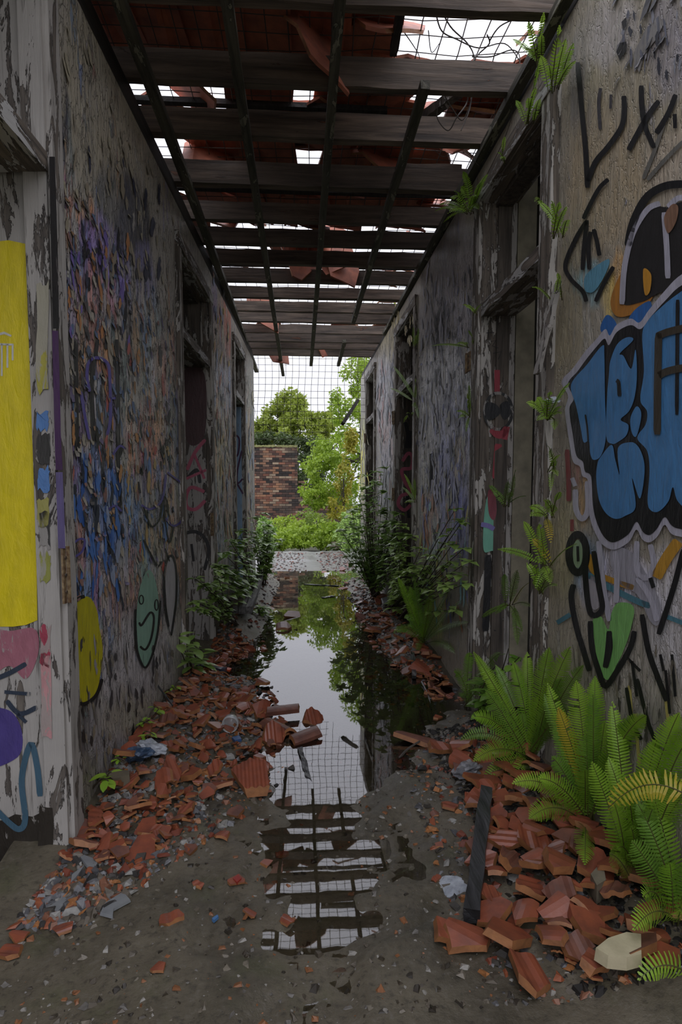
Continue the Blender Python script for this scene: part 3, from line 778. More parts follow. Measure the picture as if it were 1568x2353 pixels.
# ------------------------------------------------------------------ clay tiles and shards
def tile_solid(w, l, thick, ribs, arch=0.0, roll=False):
    bm = bmesh.new()
    us, top = [], []
    n = 4 * ribs + 1 if ribs else 7
    for i in range(n):
        f = i / (n - 1); u = (f - 0.5) * w
        h = arch * (1 - (2 * f - 1) ** 2)
        if roll: h += 0.03 * max(0, math.cos((f - 0.2) * 9)) if f < 0.4 else 0
        if ribs: h += 0.0055 if (i % 4) in (1, 2) else 0.0
        us.append(u); top.append(h)
    vs = []
    for y in (-l / 2, l / 2):
        vs.append([[bm.verts.new((u, y, thick + h)) for u, h in zip(us, top)],
                   [bm.verts.new((u, y, h if not ribs else (h if arch else 0))) for u, h in zip(us, top)]])
    (t0, b0), (t1, b1) = vs
    for i in range(n - 1):
        bm.faces.new((t0[i], t0[i + 1], t1[i + 1], t1[i]))
        bm.faces.new((b0[i + 1], b0[i], b1[i], b1[i + 1]))
        bm.faces.new((b0[i], b0[i + 1], t0[i + 1], t0[i]))
        bm.faces.new((b1[i + 1], b1[i], t1[i], t1[i + 1]))
    bm.faces.new((b0[0], t0[0], t1[0], b1[0])); bm.faces.new((b0[-1], b1[-1], t1[-1], t0[-1]))
    return bm
def cut(bm, co, no):
    bmesh.ops.bisect_plane(bm, geom=bm.verts[:] + bm.edges[:] + bm.faces[:], plane_co=co, plane_no=no, clear_outer=True)
    ed = [e for e in bm.edges if e.is_boundary]
    if ed:
        r = bmesh.ops.holes_fill(bm, edges=ed, sides=0)
        for f in r['faces']: f.material_index = 1
def shard_mesh(name, rnd, size, mats, ribs=0, arch=0.0, thick=0.014, cuts=5, roll=False, asp=1.0):
    bm = tile_solid(size * 1.25, size * 1.25 * asp, thick, ribs, arch, roll)
    a0 = rnd.uniform(0, 6.28)
    for k in range(cuts):
        a = a0 + 6.283 * (k + rnd.uniform(-.3, .3)) / cuts
        r = size * rnd.uniform(0.30, 0.55)
        no = Vector((math.cos(a), math.sin(a), rnd.uniform(-.45, .45))).normalized()
        cut(bm, Vector((math.cos(a) * r, math.sin(a) * r * asp, thick / 2)), no)
    for v in bm.verts: v.co.z -= thick / 2
    me = bpy.data.meshes.new(name); bm.to_mesh(me); bm.free()
    for m in mats: me.materials.append(m)
    return me
rs = random.Random(11)
SH, DESC = [], {}
for i in range(30):
    m0 = M['terra'] if rs.random() < 0.65 else M['terra2']
    rb_, ar_, as_ = rs.choice([0, 2, 3, 4, 0]), rs.choice([0, 0, 0.012, 0.02]), rs.uniform(0.7, 1.35)
    SH.append(shard_mesh('tile_shard', rs, 1.0 * 0.1, [m0, M['broken']], ribs=rb_, arch=ar_,
                         thick=rs.uniform(0.012, 0.02), cuts=rs.choice([4, 5, 5, 6]), asp=as_))
    DESC[SH[-1].name] = ('bright red ' if m0 is M['terra'] else 'dull brown red ') + ('ribbed ' if rb_ else 'smooth ') + ('curved ' if ar_ else 'flat ')
RT_ = []
for i in range(14):
    RT_.append(shard_mesh('roof_tile', rs, 0.27, [M['roofclay'], M['broken']], ribs=0, arch=0.018, thick=0.014, cuts=0 if i < 3 else rs.choice([2, 3, 4]), roll=True, asp=1.45))
# roof cover
def cover(x, y):
    if y < 3.0: return 0.97 if x < 0.36 else (0.0 if x < 1.05 else 0.4)
    if y < 3.55: return 0.22 if x < -0.36 else (0.93 if x < 0.5 else 0.3)
    if y < 4.05: return 0.25 if x < -0.58 else (0.92 if x < 0.75 else 0.5)
    if y < 4.6: return 0.92
    if y < 5.0: return 0.70
    if y < 5.4: return 0.42
    if y < 6.5: return 0.13
    return 0.3
rr = random.Random(5)
yy = 1.3
while yy < 8.3:
    xx = -1.34
    while xx < 1.4:
        x, y = xx + rr.uniform(-.02, .02), yy + rr.uniform(-.02, .02)
        if rr.random() < cover(x, y):
            broken = y > 4.6 or rr.random() < (0.10 if y < 3.0 else 0.45)
            o = link('roof_tile', RT_[rr.randrange(3, 14) if broken else rr.randrange(3)], roof)
            o.location = (x, y, mesh_z(x, y) + 0.03 + rr.uniform(0, 0.02) - 3.1)
            o.rotation_euler = (rr.uniform(-.07, .1), rr.uniform(-.09, .09), rr.uniform(-.12, .12) + (rr.uniform(-.5, .5) if broken else 0))
            if broken and rr.random() < 0.35: o.rotation_euler.x += rr.uniform(.25, .7); o.location.z += 0.05
        xx += 0.225
    yy += 0.315
# tiles that slipped and hang down through the mesh or tip against a joist
for px, py, z, rot in ((722, 95, 3.06, (1.05, 0.3, 0.5)), (884, 70, 3.13, (0.7, 0.1, -0.15)), (900, 240, 3.12, (0.25, -0.2, -0.2)), (430, 215, 3.12, (0.5, 0.4, 0.9)),
                       (770, 285, 3.12, (0.3, 0.1, 0.1)), (1035, 260, 3.12, (0.5, -0.1, 0.2)), (1140, 240, 3.13, (0.4, 0.3, 0.5)), (1110, 270, 3.12, (0.3, -.5, 0.9)),
                       (490, 360, 3.1, (0.9, 0.2, 0.3)), (868, 365, 3.1, (0.9, 0.2, 0.2)), (604, 715, 3.02, (1.2, 0.1, 0.2)), (690, 590, 3.05, (1.2, 0.2, 0.3)), (755, 590, 3.05, (1.1, 0, -.3)),
                       (785, 590, 3.05, (1.2, .3, 0.1)), (905, 820, 3.05, (1.1, 0.1, 0.4)), (630, 795, 3.0, (1.2, 0, 0.3)), (745, 790, 3.0, (1.2, 0.5, 0.3))):
    p = on_z(px, py, z)
    o = link('roof_tile', RT_[rr.randrange(3, 14)], roof); o.location = p - roof.location; o.rotation_euler = rot
# strips that carried the tiles
for k, y in enumerate((2.35, 3.2, 3.42, 4.05, 4.7, 5.3, 6.1, 6.6)):
    mb = MB(); mb.beam(Vector((-1.35, y, 3.065)), Vector((1.3 if y > 3.5 else 0.42, y + 0.03, 3.068)), Vector((0, 0.018, 0)), Vector((0, 0, 0.012)), 10, 0.002)
    mb.build('tile_batten', M['plate'], roof)

# ------------------------------------------------------------------ shards on the floor
rd = random.Random(23)
placed = []
def put_shard(x, y, size, label, group, tilt=0.5, dz=0.0, me=None, rot=None, name='tile_shard', cat='tile shard', big_over=0.075):
    me = me or rd.choice(SH)
    o = link(name, me)
    if group:
        ds_ = ('large ' if size > big_over else 'small ') + DESC[me.name]
        label = ds_ + label; group = ds_ + group
    k = size / 0.1
    o.scale = (k, k, k * rd.uniform(0.9, 1.3) if size < 0.09 else min(k, 1.35))
    r = rot or (rd.uniform(-tilt, tilt), rd.uniform(-tilt, tilt), rd.uniform(0, 6.28))
    o.rotation_euler = r
    o.location = (x, y, hf(x, y) + 0.004 + size * 0.22 * (abs(r[0]) + abs(r[1])) * 0.7 + dz)
    tag(o, label, cat, group)
    placed.append((x, y, size))
    return o
LB_L = ('clay tile shard in the heap along the left wall', 'shards along the left wall')
LB_R = ('clay tile shard on the heap under the foreground ferns', 'shards under the ferns')
LB_M = ('clay tile shard in the heap by the right doorways', 'shards by the right doorways')
LB_F = ('clay tile shard on the floor near the garden end', 'shards at the garden end')
LB_N = ('clay tile chip alone on the bare concrete', 'chips on the bare concrete')
n = 0
while n < 132:          # left heap
    y = rd.uniform(1.75, 4.7); xw = WL.x_at(y)
    edge = lerp1(y, [1.7, 1.9, 2.3, 2.8, 3.3, 3.6, 4.05, 4.4, 4.8], [0.12, 0.30, 0.52, 0.60, 0.52, 0.14, 0.12, 0.36, 0.32])
    if rd.random() > edge / 0.45: continue
    u = rd.random() ** 1.15
    x = xw + 0.035 + edge * u
    size = rd.uniform(0.045, 0.085) * (1.0 if u < 0.7 else 0.8) * (1.25 if rd.random() < .15 else 1)
    if any((x - a) ** 2 + (y - b) ** 2 < (0.30 * (size + c)) ** 2 for a, b, c in placed): continue
    put_shard(x, y, size, *LB_L, tilt=0.55, dz=rd.uniform(0, 0.02)); n += 1
n = 0
tries = 0
while n < 84 and tries < 4000:           # near right heap
    tries += 1
    y = rd.uniform(1.22, 2.4); xw = WR.x_at(y)
    lo = lerp1(y, [1.2, 1.4, 1.65, 1.9, 2.1, 2.4], [0.44, 0.45, 0.48, 0.56, 0.53, 0.62])
    x = rd.uniform(lo, xw - 0.06)
    size = rd.uniform(0.055, 0.10) * (1.3 if rd.random() < .2 else 1)
    if any((x - a) ** 2 + (y - b) ** 2 < (0.29 * (size + c)) ** 2 for a, b, c in placed): continue
    put_shard(x, y, size, *LB_R, tilt=0.4, dz=rd.uniform(0.012, 0.03)); n += 1
n = 0
while n < 50:           # heap by the right doorways
    y = rd.uniform(3.25, 6.3); xw = WR.x_at(y)
    lo = lerp1(y, [3.2, 3.8, 4.4, 5.0, 5.6, 6.4], [0.70, 0.60, 0.50, 0.44, 0.48, 0.5])
    x = rd.uniform(lo, xw - 0.05); size = rd.uniform(0.05, 0.10)
    if any((x - a) ** 2 + (y - b) ** 2 < (0.28 * (size + c)) ** 2 for a, b, c in placed): continue
    put_shard(x, y, size, *LB_M, tilt=0.55, dz=rd.uniform(0, 0.02)); n += 1
n = 0
while n < 16:           # towards the garden
    y = rd.uniform(5.0, 10.5)
    side = rd.random() < 0.45
    x = WL.x_at(min(y, 8.6)) + rd.uniform(0.05, 0.35) if side else WR.x_at(min(y, 8.6)) - rd.uniform(0.02, 0.55)
    put_shard(x, y, rd.uniform(0.06, 0.12), *LB_F, tilt=0.5); n += 1
for px, py, sz in ((515, 1935, .05), (440, 1972, .045), (545, 2040, .04), (455, 2050, .03), (395, 2140, .05), (1003, 2030, .03), (648, 1955, .04), (610, 1990, .035), (1005, 1650, .06), (735, 1700, .04),
                   (20, 2215, .05), (145, 2160, .035), (50, 2180, .04), (365, 2260, .03), (1035, 1880, .05), (1010, 1960, .03), (575, 2110, .03), (1000, 1890, .03), (540, 1880, .06), (660, 2125, .03)):
    p = on_z(px, py); put_shard(p.x, p.y, sz, *LB_N, tilt=0.15)
# pieces one can single out
big = shard_mesh('tile_shard', random.Random(2), 0.16, [M['terra'], M['broken']], ribs=7, thick=0.03, cuts=5)
def single(px, py, size, label, rot, me=None, dz=0.0, z=0.0):
    p = on_z(px, py, z)
    o = put_shard(p.x, p.y, size, label, None, me=me or rd.choice(SH), rot=rot, dz=dz)
    if me is not None: o.scale = (1, 1, 1)
    return o
single(580, 1822, 0.16, 'big ridged terracotta tile piece lying flat at the puddle edge left of the wet stick', (0.35, -0.05, 0.12), big, 0.03)
curved = shard_mesh('tile_shard', random.Random(4), 0.115, [M['terra2'], M['broken']], ribs=0, arch=0.03, thick=0.016, cuts=3, asp=1.8)
flat2 = shard_mesh('tile_shard', random.Random(9), 0.12, [M['terra2'], M['broken']], ribs=2, arch=0.0, thick=0.022, cuts=4, asp=0.55)
def long_piece(px, py, w, l, th, arch, yaw, label, dz, tilt=(0.05, 0.05)):
    bm = tile_solid(w, l, th, 0, arch)
    cut(bm, Vector((0, l * .46, 0)), Vector((.25, 1, .3)).normalized()); cut(bm, Vector((0, -l * .45, 0)), Vector((-.2, -1, .25)).normalized())
    me = bpy.data.meshes.new('tile_shard'); bm.to_mesh(me); bm.free()
    me.materials.append(M['terra2']); me.materials.append(M['broken'])
    o = link('tile_shard', me); p = on_z(px, py); o.location = (p.x, p.y, max(0.0, hf(p.x, p.y)) + dz); o.rotation_euler = (tilt[0], tilt[1], yaw)
    tag(o, label, 'tile shard'); placed.append((p.x, p.y, .1))
long_piece(650, 1648, 0.055, 0.19, 0.022, 0.004, -1.35, 'long thin brown tile piece resting across the others in the puddle', 0.028, (0.02, 0.2))
long_piece(638, 1683, 0.085, 0.20, 0.014, 0.030, 0.75, 'curved brown ridge tile piece lying in the middle of the puddle', 0.004)
long_piece(703, 1698, 0.075, 0.17, 0.018, 0.010, -1.0, 'flat brown tile piece beside the curved one in the puddle', 0.006, (0.1, 0.15))
single(712, 1655, 0.11, 'small hooked brown tile piece standing out of the puddle', (0.4, 0.1, 0.2), None, 0.015)
single(620, 1700, 0.11, 'upright rounded tile piece at the left edge of the puddle group', (0.9, 0.0, 0.2), None, 0.01)
single(600, 1645, 0.10, 'dark wet tile lump standing at the left shore of the puddle', (0.8, 0.4, 0.2), None, 0.01)
single(607, 1576, 0.085, 'flat brown tile chip alone in the bright sky reflection', (0.1, 0.1, 0.7), None, 0.012)
single(652, 1446, 0.13, 'dark brown broken brick end standing alone in the far water', (0.2, 0.1, 0.1), None, 0.02)
single(672, 1416, 0.15, 'two pronged tile piece in the water near the tree reflection', (0.3, 0.2, 0.3), None, 0.02)
single(960, 1705, 0.12, 'arched terracotta tile fragment at the right shore of the puddle', (0.12, 0.1, 1.2), curved, 0.0)
single(1010, 1748, 0.13, 'flat terracotta slab beside the arched fragment on the right shore', (0.1, 0.05, 0.2), None, 0.01)
single(1035, 2180, 0.11, 'squarish terracotta piece lying apart on bare concrete at the black timber end', (0.05, 0.05, 0.15), None)
single(1080, 2190, 0.12, 'ridged terracotta piece leaning on the squarish one by the black timber end', (0.1, 0.0, 0.9), rd.choice([SH[k] for k in range(30)]))
single(855, 1460, 0.14, 'bright orange red flat tile piece at the water line right of the tree reflection', (0.1, 0.1, 0.3), None, 0.02)
single(330, 1985, 0.09, 'orange broken tile piece with a bitten edge on the bare concrete', (0.3, 0.1, 0.0), None)

# other single things on the floor
def polyslab(name, pts_px, th, mat, label, cat, group=None, z=0.0, tilt=0.0, up=0.0):
    P = [on_z(x, y, z) for x, y in pts_px]
    c = sum(P, Vector()) / len(P); c.z = hf(c.x, c.y) + up
    mb = MB(); nrm = Vector((tilt, -tilt * 0.6, 1)).normalized()
    lo = [Vector((p.x, p.y, c.z + 0.003 - ((p.x - c.x) * nrm.x + (p.y - c.y) * nrm.y))) for p in P]
    hi = [c + (p - c) * 0.94 + Vector((0, 0, th)) for p in lo]
    n_ = len(P)
    mb.face(hi); mb.face(lo[::-1])
    for i in range(n_): mb.face([lo[i], lo[(i + 1) % n_], hi[(i + 1) % n_], hi[i]])
    return tag(mb.build(name, mat, origin=c), label, cat, group)
polyslab('cream_stone', [(1365, 2220), (1395, 2195), (1440, 2180), (1475, 2185), (1476, 2235), (1440, 2245), (1395, 2240)], 0.028, M['cream'], 'pale cream slab of rendered stone among the red shards at the fern foot', 'stone', z=0.09, up=0.045)
polyslab('cement_sheet_piece', [(230, 2130), (242, 2105), (285, 2078), (302, 2098), (262, 2120), (260, 2138)], 0.008, M['cement'], 'pale grey cement sheet piece with bitten outline alone on the bare concrete', 'cement sheet')
polyslab('cement_sheet_piece', [(175, 1965), (228, 1985), (220, 2003), (200, 1998)], 0.008, M['cement'], 'grey cement sheet piece with a nail hole by the near left jamb', 'cement sheet', z=0.03)
polyslab('cement_sheet_piece', [(195, 1992), (180, 2015), (162, 2035), (165, 2015)], 0.008, M['cement'], 'narrow leaning grey cement sheet strip by the near left jamb', 'cement sheet', z=0.03)
polyslab('cement_sheet_piece', [(100, 2120), (150, 2090), (158, 2095), (135, 2125)], 0.008, M['cement'], 'pointed grey cement sheet piece below the corner shards of the left jamb', 'cement sheet')
polyslab('cement_sheet_piece', [(455, 1842), (470, 1828), (482, 1845), (470, 1862), (456, 1858)], 0.012, mat_plain('pale_green_tile', (0.30, 0.30, 0.22, 1), (0.22, 0.22, 0.17, 1), 14, 0.5), 'pale green grey square chip left of the big ridged tile', 'cement sheet')
polyslab('grey_slab', [(875, 1392), (925, 1395), (935, 1406), (880, 1407)], 0.02, M['cement'], 'flat grey slab at the shore below the shrub by the right wall', 'stone', z=0.03)
polyslab('flat_stone', [(243, 1818), (262, 1806), (300, 1810), (300, 1822), (260, 1832)], 0.035, M['stone'], 'long flat brown stone against the left wall below the weeds', 'stone', z=0.06)
polyslab('flat_stone', [(520, 1432), (530, 1420), (556, 1424), (560, 1440), (535, 1447)], 0.09, M['stone'], 'rounded brown stone beside the left doorway below the plank', 'stone', z=0.03)
polyslab('round_stone', [(1355, 2070), (1370, 2052), (1388, 2060), (1392, 2085), (1370, 2100)], 0.05, mat_plain('buff_stone', (0.22, 0.19, 0.13, 1), (0.13, 0.11, 0.08, 1), 20, 0.7, .5), 'round buff stone between the red shards and the fern roots', 'stone', z=0.05)
polyslab('blue_plastic_chip', [(533, 1708), (550, 1703), (556, 1712), (540, 1716)], 0.012, mat_plain('blue_plastic', (0.03, 0.08, 0.2, 1), (0.05, 0.12, 0.28, 1), 10, 0.35), 'small flat blue plastic chip near the bottle base', 'plastic chip')
polyslab('blue_plastic_chip', [(487, 2125), (500, 2116), (503, 2120), (492, 2130)], 0.008, mat_plain('light_blue_plastic', (0.06, 0.16, 0.35, 1), (0.08, 0.2, 0.4, 1), 10, 0.35), 'tiny light blue plastic chip alone on the concrete', 'plastic chip')
polyslab('red_chip', [(535, 2040), (548, 2030), (556, 2040), (545, 2050)], 0.008, mat_plain('red_enamel', (0.30, 0.03, 0.02, 1), (0.2, 0.02, 0.02, 1), 10, 0.3), 'small bright red chip at the edge of the shallow water', 'plastic chip')

def stick(name, a, b, w, h, mat, label, cat, n=10, jit=0.003):
    mb = MB(); d = (b - a).normalized(); sd = d.cross(Vector((0, 0, 1))).normalized()
    mb.beam(a, b, sd * w, sd.cross(d) * h, n, jit)
    return tag(mb.build(name, mat, origin=a), label, cat)
def fl(px, py, up=0.02):
    p = on_z(px, py); p.z = hf(p.x, p.y) + up; return p
stick('timber_batten', fl(1117, 1890, 0.06), fl(1083, 2150, 0.03), 0.02, 0.02, M['char'], 'wet black timber batten lying along the edge of the red shards', 'timber')
stick('wet_stick', fl(690, 1722, 0.03), fl(712, 1800, 0.006), 0.010, 0.008, M['char'], 'short black stick poking out of the puddle below the tile group', 'stick')
a, b = on_y(556, 1402, 5.0), on_y(588, 1325, 6.9)
mb = MB()
for k in (-1, 0, 1):
    d = (b - a).normalized(); sd = Vector((d.y, -d.x, 0))
    mb.beam(a + sd * (0.058 * k), b + sd * (0.058 * k), sd * 0.027, Vector((0, 0, 0.03)), 8, 0.003)
tag(mb.build('grey_plank', M['plank'], origin=a), 'thick weathered grey plank split lengthwise beside the left wall plants', 'plank')
stick('timber_strip', fl(948, 1520, 0.03), fl(952, 1562, 0.03), 0.014, 0.012, M['char'], 'black upright timber strip on the right shard heap at the water edge', 'timber')
stick('timber_strip', fl(432, 1556, 0.05), fl(520, 1560, 0.04), 0.022, 0.012, mat_plain('blue_grey_paint', (0.05, 0.06, 0.09, 1), (0.025, 0.028, 0.04, 1), 12, 0.4), 'flat blue grey painted strip lying by the left wall weeds', 'timber')
stick('orange_strip', fl(470, 1553, 0.06), fl(530, 1556, 0.05), 0.016, 0.006, mat_plain('orange_plastic_mesh', (0.65, 0.10, 0.02, 1), (0.4, 0.05, 0.02, 1), 40, 0.4), 'bright orange plastic strip lying on the blue grey strip', 'plastic strip')
stick('thin_pole', fl(700, 1343, 0.02), fl(778, 1347, 0.02), 0.012, 0.010, M['char'], 'thin dark pole lying across the far wet floor', 'stick')
stick('timber_strip', fl(742, 1374, 0.02), fl(768, 1370, 0.02), 0.02, 0.01, M['char'], 'short dark strip floating in the far water', 'timber')
def wire(name, pts, r, mat, label, cat):
    mb = MB(); mb.tube(catmull(pts, 6), r, r * 0.7, 5); return tag(mb.build(name, mat, origin=Vector(pts[0])), label, cat)
wire('bent_wire', [fl(970, 1572, 0.03), fl(985, 1598, 0.02), fl(992, 1628, 0.01)], 0.006, M['char'], 'thin bent black pipe lying in the right edge of the puddle', 'wire')
wire('bent_wire', [fl(330, 1640, 0.14), fl(365, 1668, 0.09), fl(398, 1692, 0.05)], 0.006, M['char'], 'thin dark rod sticking out of the left shard heap', 'wire')
wire('wet_twig', [fl(282, 2043, 0.01), fl(285, 2015, 0.012), fl(278, 1998, 0.02), fl(284, 1985, 0.02)], 0.005, M['char'], 'short dark twig beside the cement sheet pieces', 'twig')
wire('wet_twig', [fl(915, 1743, 0.008), fl(935, 1728, 0.02), fl(965, 1715, 0.03)], 0.006, M['twig'], 'brown bent twig in front of the arched tile fragment', 'twig')
wire('wet_twig', [fl(858, 1728, 0.005), fl(842, 1690, 0.01), fl(832, 1670, 0.01)], 0.004, M['twig'], 'pale straight twig lying in the tree reflection', 'twig')
# bottle base: a short ring with an inner dome
p = fl(532, 1690, 0.03)
mb = MB()
prof = [(0.0, 0.012), (0.014, 0.010), (0.022, 0.002), (0.030, 0.0), (0.036, 0.006), (0.038, 0.03), (0.037, 0.055), (0.034, 0.052), (0.035, 0.03)]
rows = []
for rr_, zz in prof: rows.append([(p.x + math.cos(k * 2 * math.pi / 20) * rr_, p.y - zz, p.z + math.sin(k * 2 * math.pi / 20) * rr_ + 0.012) for k in range(21)])
mb.grid(rows)
t = NT('dirty_clear_plastic'); t.base((0.75, 0.78, 0.78, 1)); t.rough(0.15); t.bsdf.inputs['Transmission Weight'].default_value = 0.55
tag(mb.build('plastic_bottle', t.mat, smooth=True, origin=p), 'round base of a crushed clear plastic bottle on the left heap', 'bottle')
# crumpled plastic bags
def crumple(name, px, py, r, mat, label, seed, flat=0.5, up=0.03):
    p = fl(px, py, up); bm = bmesh.new(); bmesh.ops.create_icosphere(bm, subdivisions=3, radius=1)
    for v in bm.verts:
        q = v.co.copy()
        k = 1 + 0.5 * mnoise.noise(q * 2.1 + Vector((seed, 0, 0))) + 0.35 * abs(mnoise.noise(q * 5 + Vector((0, seed, 0))))
        v.co = Vector((q.x * r * k, q.y * r * k * 1.2, q.z * r * k * flat))
    me = bpy.data.meshes.new(name); bm.to_mesh(me); bm.free(); me.materials.append(mat)
    o = link(name, me); o.location = p; o.rotation_euler = (0.2, 0.3, seed); return tag(o, label, 'plastic bag')
silver = mat_plain('silvery_plastic_film', (0.45, 0.48, 0.52, 1), (0.22, 0.24, 0.27, 1), 30, 0.22, 0.8)
crumple('plastic_bag', 352, 1788, 0.045, silver, 'crumpled silvery plastic bag on the left shard heap', 1.3)
crumple('plastic_bag', 320, 1805, 0.045, mat_plain('blue_film', (0.07, 0.12, 0.20, 1), (0.03, 0.05, 0.09, 1), 30, 0.3, 0.8), 'crumpled dark blue plastic scrap beside the silvery bag', 2.4)
crumple('plastic_bag', 1075, 1815, 0.05, mat_plain('grey_film', (0.25, 0.25, 0.27, 1), (0.12, 0.12, 0.13, 1), 30, 0.3, 0.8), 'crumpled grey plastic film among the shards left of the ferns', 3.1)
crumple('plastic_bag', 1035, 2050, 0.035, silver, 'flattened clear plastic scrap beside the black timber batten', 4.4, 0.15, 0.005)
crumple('plastic_bag', 1293, 920, 0.02, silver, 'silvery foil scrap caught in the fern at the near right frame', 5.0).location = WR.pt(*WR.hit(1296, 920), 0.04)
M['foil'] = silver

# the smaller shards filling the heaps
def shard_stuff(name, n, sampler, smin, smax, label):
    V, Fc, Mi = [], [], []
    data = []
    for me in SH:
        co = np.array([v.co[:] for v in me.vertices]); k0 = 0 if me.materials[0] is M['terra'] else 1
        data.append((co, [tuple(p.vertices) for p in me.polygons], [2 if p.material_index else k0 for p in me.polygons]))
    for i in range(n):
        x, y = sampler(); s = rd.uniform(smin, smax) / 0.1
        co, fs, ms = data[rd.randrange(len(data))]
        m3 = np.array((Matrix.Rotation(rd.uniform(0, 6.28), 3, 'Z') @ Matrix.Rotation(rd.uniform(-.6, .6), 3, 'X') @ Matrix.Rotation(rd.uniform(-.5, .5), 3, 'Y')))
        P = (co * s) @ m3.T + np.array((x, y, hf(x, y) + 0.008 + 0.012 * rd.random()))
        b = len(V); V += P.tolist(); Fc += [tuple(b + k for k in f) for f in fs]; Mi += ms
    me = bpy.data.meshes.new(name); me.from_pydata(V, [], Fc)
    for m in (M['terra'], M['terra2'], M['broken']): me.materials.append(m)
    me.polygons.foreach_set('material_index', Mi)
    return tag(link(name, me), label, kind='stuff')
def ss_left():
    y = rd.uniform(1.75, 4.5); e_ = lerp1(y, [1.7, 1.9, 2.3, 2.8, 3.3, 3.6, 4.05, 4.4, 4.8], [0.12, 0.30, 0.52, 0.60, 0.52, 0.14, 0.12, 0.36, 0.32])
    return WL.x_at(y) + 0.03 + e_ * rd.random() ** 1.1, y
def ss_right():
    if rd.random() < 0.5:
        y = rd.uniform(1.2, 2.4); lo = lerp1(y, [1.2, 1.4, 1.65, 1.9, 2.1, 2.4], [0.44, 0.45, 0.48, 0.56, 0.53, 0.62])
    else:
        y = rd.uniform(3.2, 6.5); lo = lerp1(y, [3.2, 3.8, 4.4, 5.0, 5.6, 6.4], [0.70, 0.60, 0.50, 0.44, 0.48, 0.5])
    return rd.uniform(lo, WR.x_at(y) - 0.04), y
shard_stuff('small_tile_shards', 420, ss_left, 0.022, 0.05, 'small broken clay tile bits filling the heap along the left wall')
shard_stuff('small_tile_shards', 170, ss_right, 0.022, 0.05, 'small broken clay tile bits filling the heaps along the right wall')

# grit, chips and flakes too many to count
rg = np.random.RandomState(3)
def chips(name, n, sampler, smin, smax, pal, label, rough=0.5):
    V, Fc, Cc = [], [], []
    pal = [s2l(c) for c in pal]
    shape = np.array([(-.5, -.4, 0), (.5, -.35, 0), (.35, .5, 0), (-.4, .45, 0), (-.3, -.2, .4), (.3, -.15, .42), (.1, .3, .36)])
    tri = [(0, 1, 5, 4), (1, 2, 6, 5), (2, 3, 6), (3, 0, 4, 6), (4, 5, 6)]
    for i in range(n):
        x, y = sampler()
        s = smin + (smax - smin) * rg.rand() ** 2.5
        a = rg.rand() * 6.28; ca, sa = math.cos(a), math.sin(a)
        P = shape * (s * np.array([rg.uniform(.6, 1.3), rg.uniform(.5, 1.2), rg.uniform(.4, 1.1)]))
        P = P + rg.uniform(-.12, .12, P.shape) * s
        z = hf(x, y)
        b = len(V)
        tx, ty = rg.uniform(-.3, .3, 2)
        c = pal[rg.randint(len(pal))]
        for q in P:
            V.append((x + q[0] * ca - q[1] * sa, y + q[0] * sa + q[1] * ca, z + q[2] + q[0] * tx + q[1] * ty - 0.001)); Cc.append(c)
        Fc += [tuple(b + k for k in f) for f in tri]
    me = bpy.data.meshes.new(name); me.from_pydata(V, [], Fc); set_attr(me, Cc)
    me.materials.append(mat_attr(name + '_mix', rough))
    return tag(link(name, me), label, kind='stuff')
def samp_left():
    y = 1.5 + 3.2 * rg.rand() ** 1.2
    e_ = lerp1(y, [1.4, 1.9, 2.4, 3.0, 4.0, 5.0], [0.12, 0.42, 0.66, 0.66, 0.45, 0.3])
    return WL.x_at(y) + 0.02 + e_ * rg.rand() ** 1.3, y
def samp_right():
    if rg.rand() < 0.35:
        y = rg.uniform(1.2, 2.7); return WR.x_at(y) - 0.03 - 0.52 * rg.rand() ** 1.1, y
    y = rg.uniform(3.2, 7.0); return WR.x_at(y) - 0.03 - 0.5 * rg.rand() ** 1.2, y
def samp_all():
    y = 1.2 + 2.6 * rg.rand() ** 1.4
    return rg.uniform(WL.x_at(y) + 0.03, WR.x_at(y) - 0.03), y
def samp_far():
    y = rg.uniform(4.8, 12.2); yw = min(y, 8.5)
    if rg.rand() < 0.75:
        k = rg.rand() ** 1.5 * 0.55
        return (WL.x_at(yw) + 0.03 + k, y) if rg.rand() < 0.5 else (WR.x_at(yw) - 0.03 - k, y)
    if y > 8.8: return WR.x_at(yw) - 0.05 - 0.5 * rg.rand() ** 2, y
    return rg.uniform(WL.x_at(yw) + .05, WR.x_at(yw) - .05), y
PALC = [(150, 84, 54), (120, 62, 44), (168, 112, 66), (92, 92, 94), (126, 126, 128), (70, 66, 60), (104, 96, 84), (136, 92, 70), (60, 58, 56), (150, 148, 142)]
chips('rubble_chips', 5200, samp_left, 0.008, 0.045, PALC, 'crushed tile and cement chips between the shards along the left wall')
chips('rubble_chips', 4000, samp_right, 0.008, 0.042, PALC, 'crushed tile and soil crumbs along the right wall')
chips('rubble_chips', 2600, samp_far, 0.012, 0.06, [(120, 66, 46), (92, 60, 44), (70, 62, 52), (112, 108, 100), (48, 42, 36), (84, 52, 38)], 'leaf litter and tile chips towards the garden end')
chips('floor_grit', 4200, samp_all, 0.004, 0.022, [(120, 112, 98), (96, 88, 76), (150, 146, 138), (70, 62, 50), (140, 92, 58), (110, 106, 100), (54, 48, 40)], 'fine grit and paint flakes scattered on the near floor')
def samp_soil():
    y = rg.uniform(1.2, 2.8); return WR.x_at(y) - 0.02 - 0.36 * rg.rand() ** 1.3, y
chips('soil_crumbs', 2200, samp_soil, 0.008, 0.035, [(30, 26, 22), (22, 20, 17), (42, 36, 28), (36, 34, 30)], 'dark damp soil crumbs around the fern roots along the right wall', 0.7)
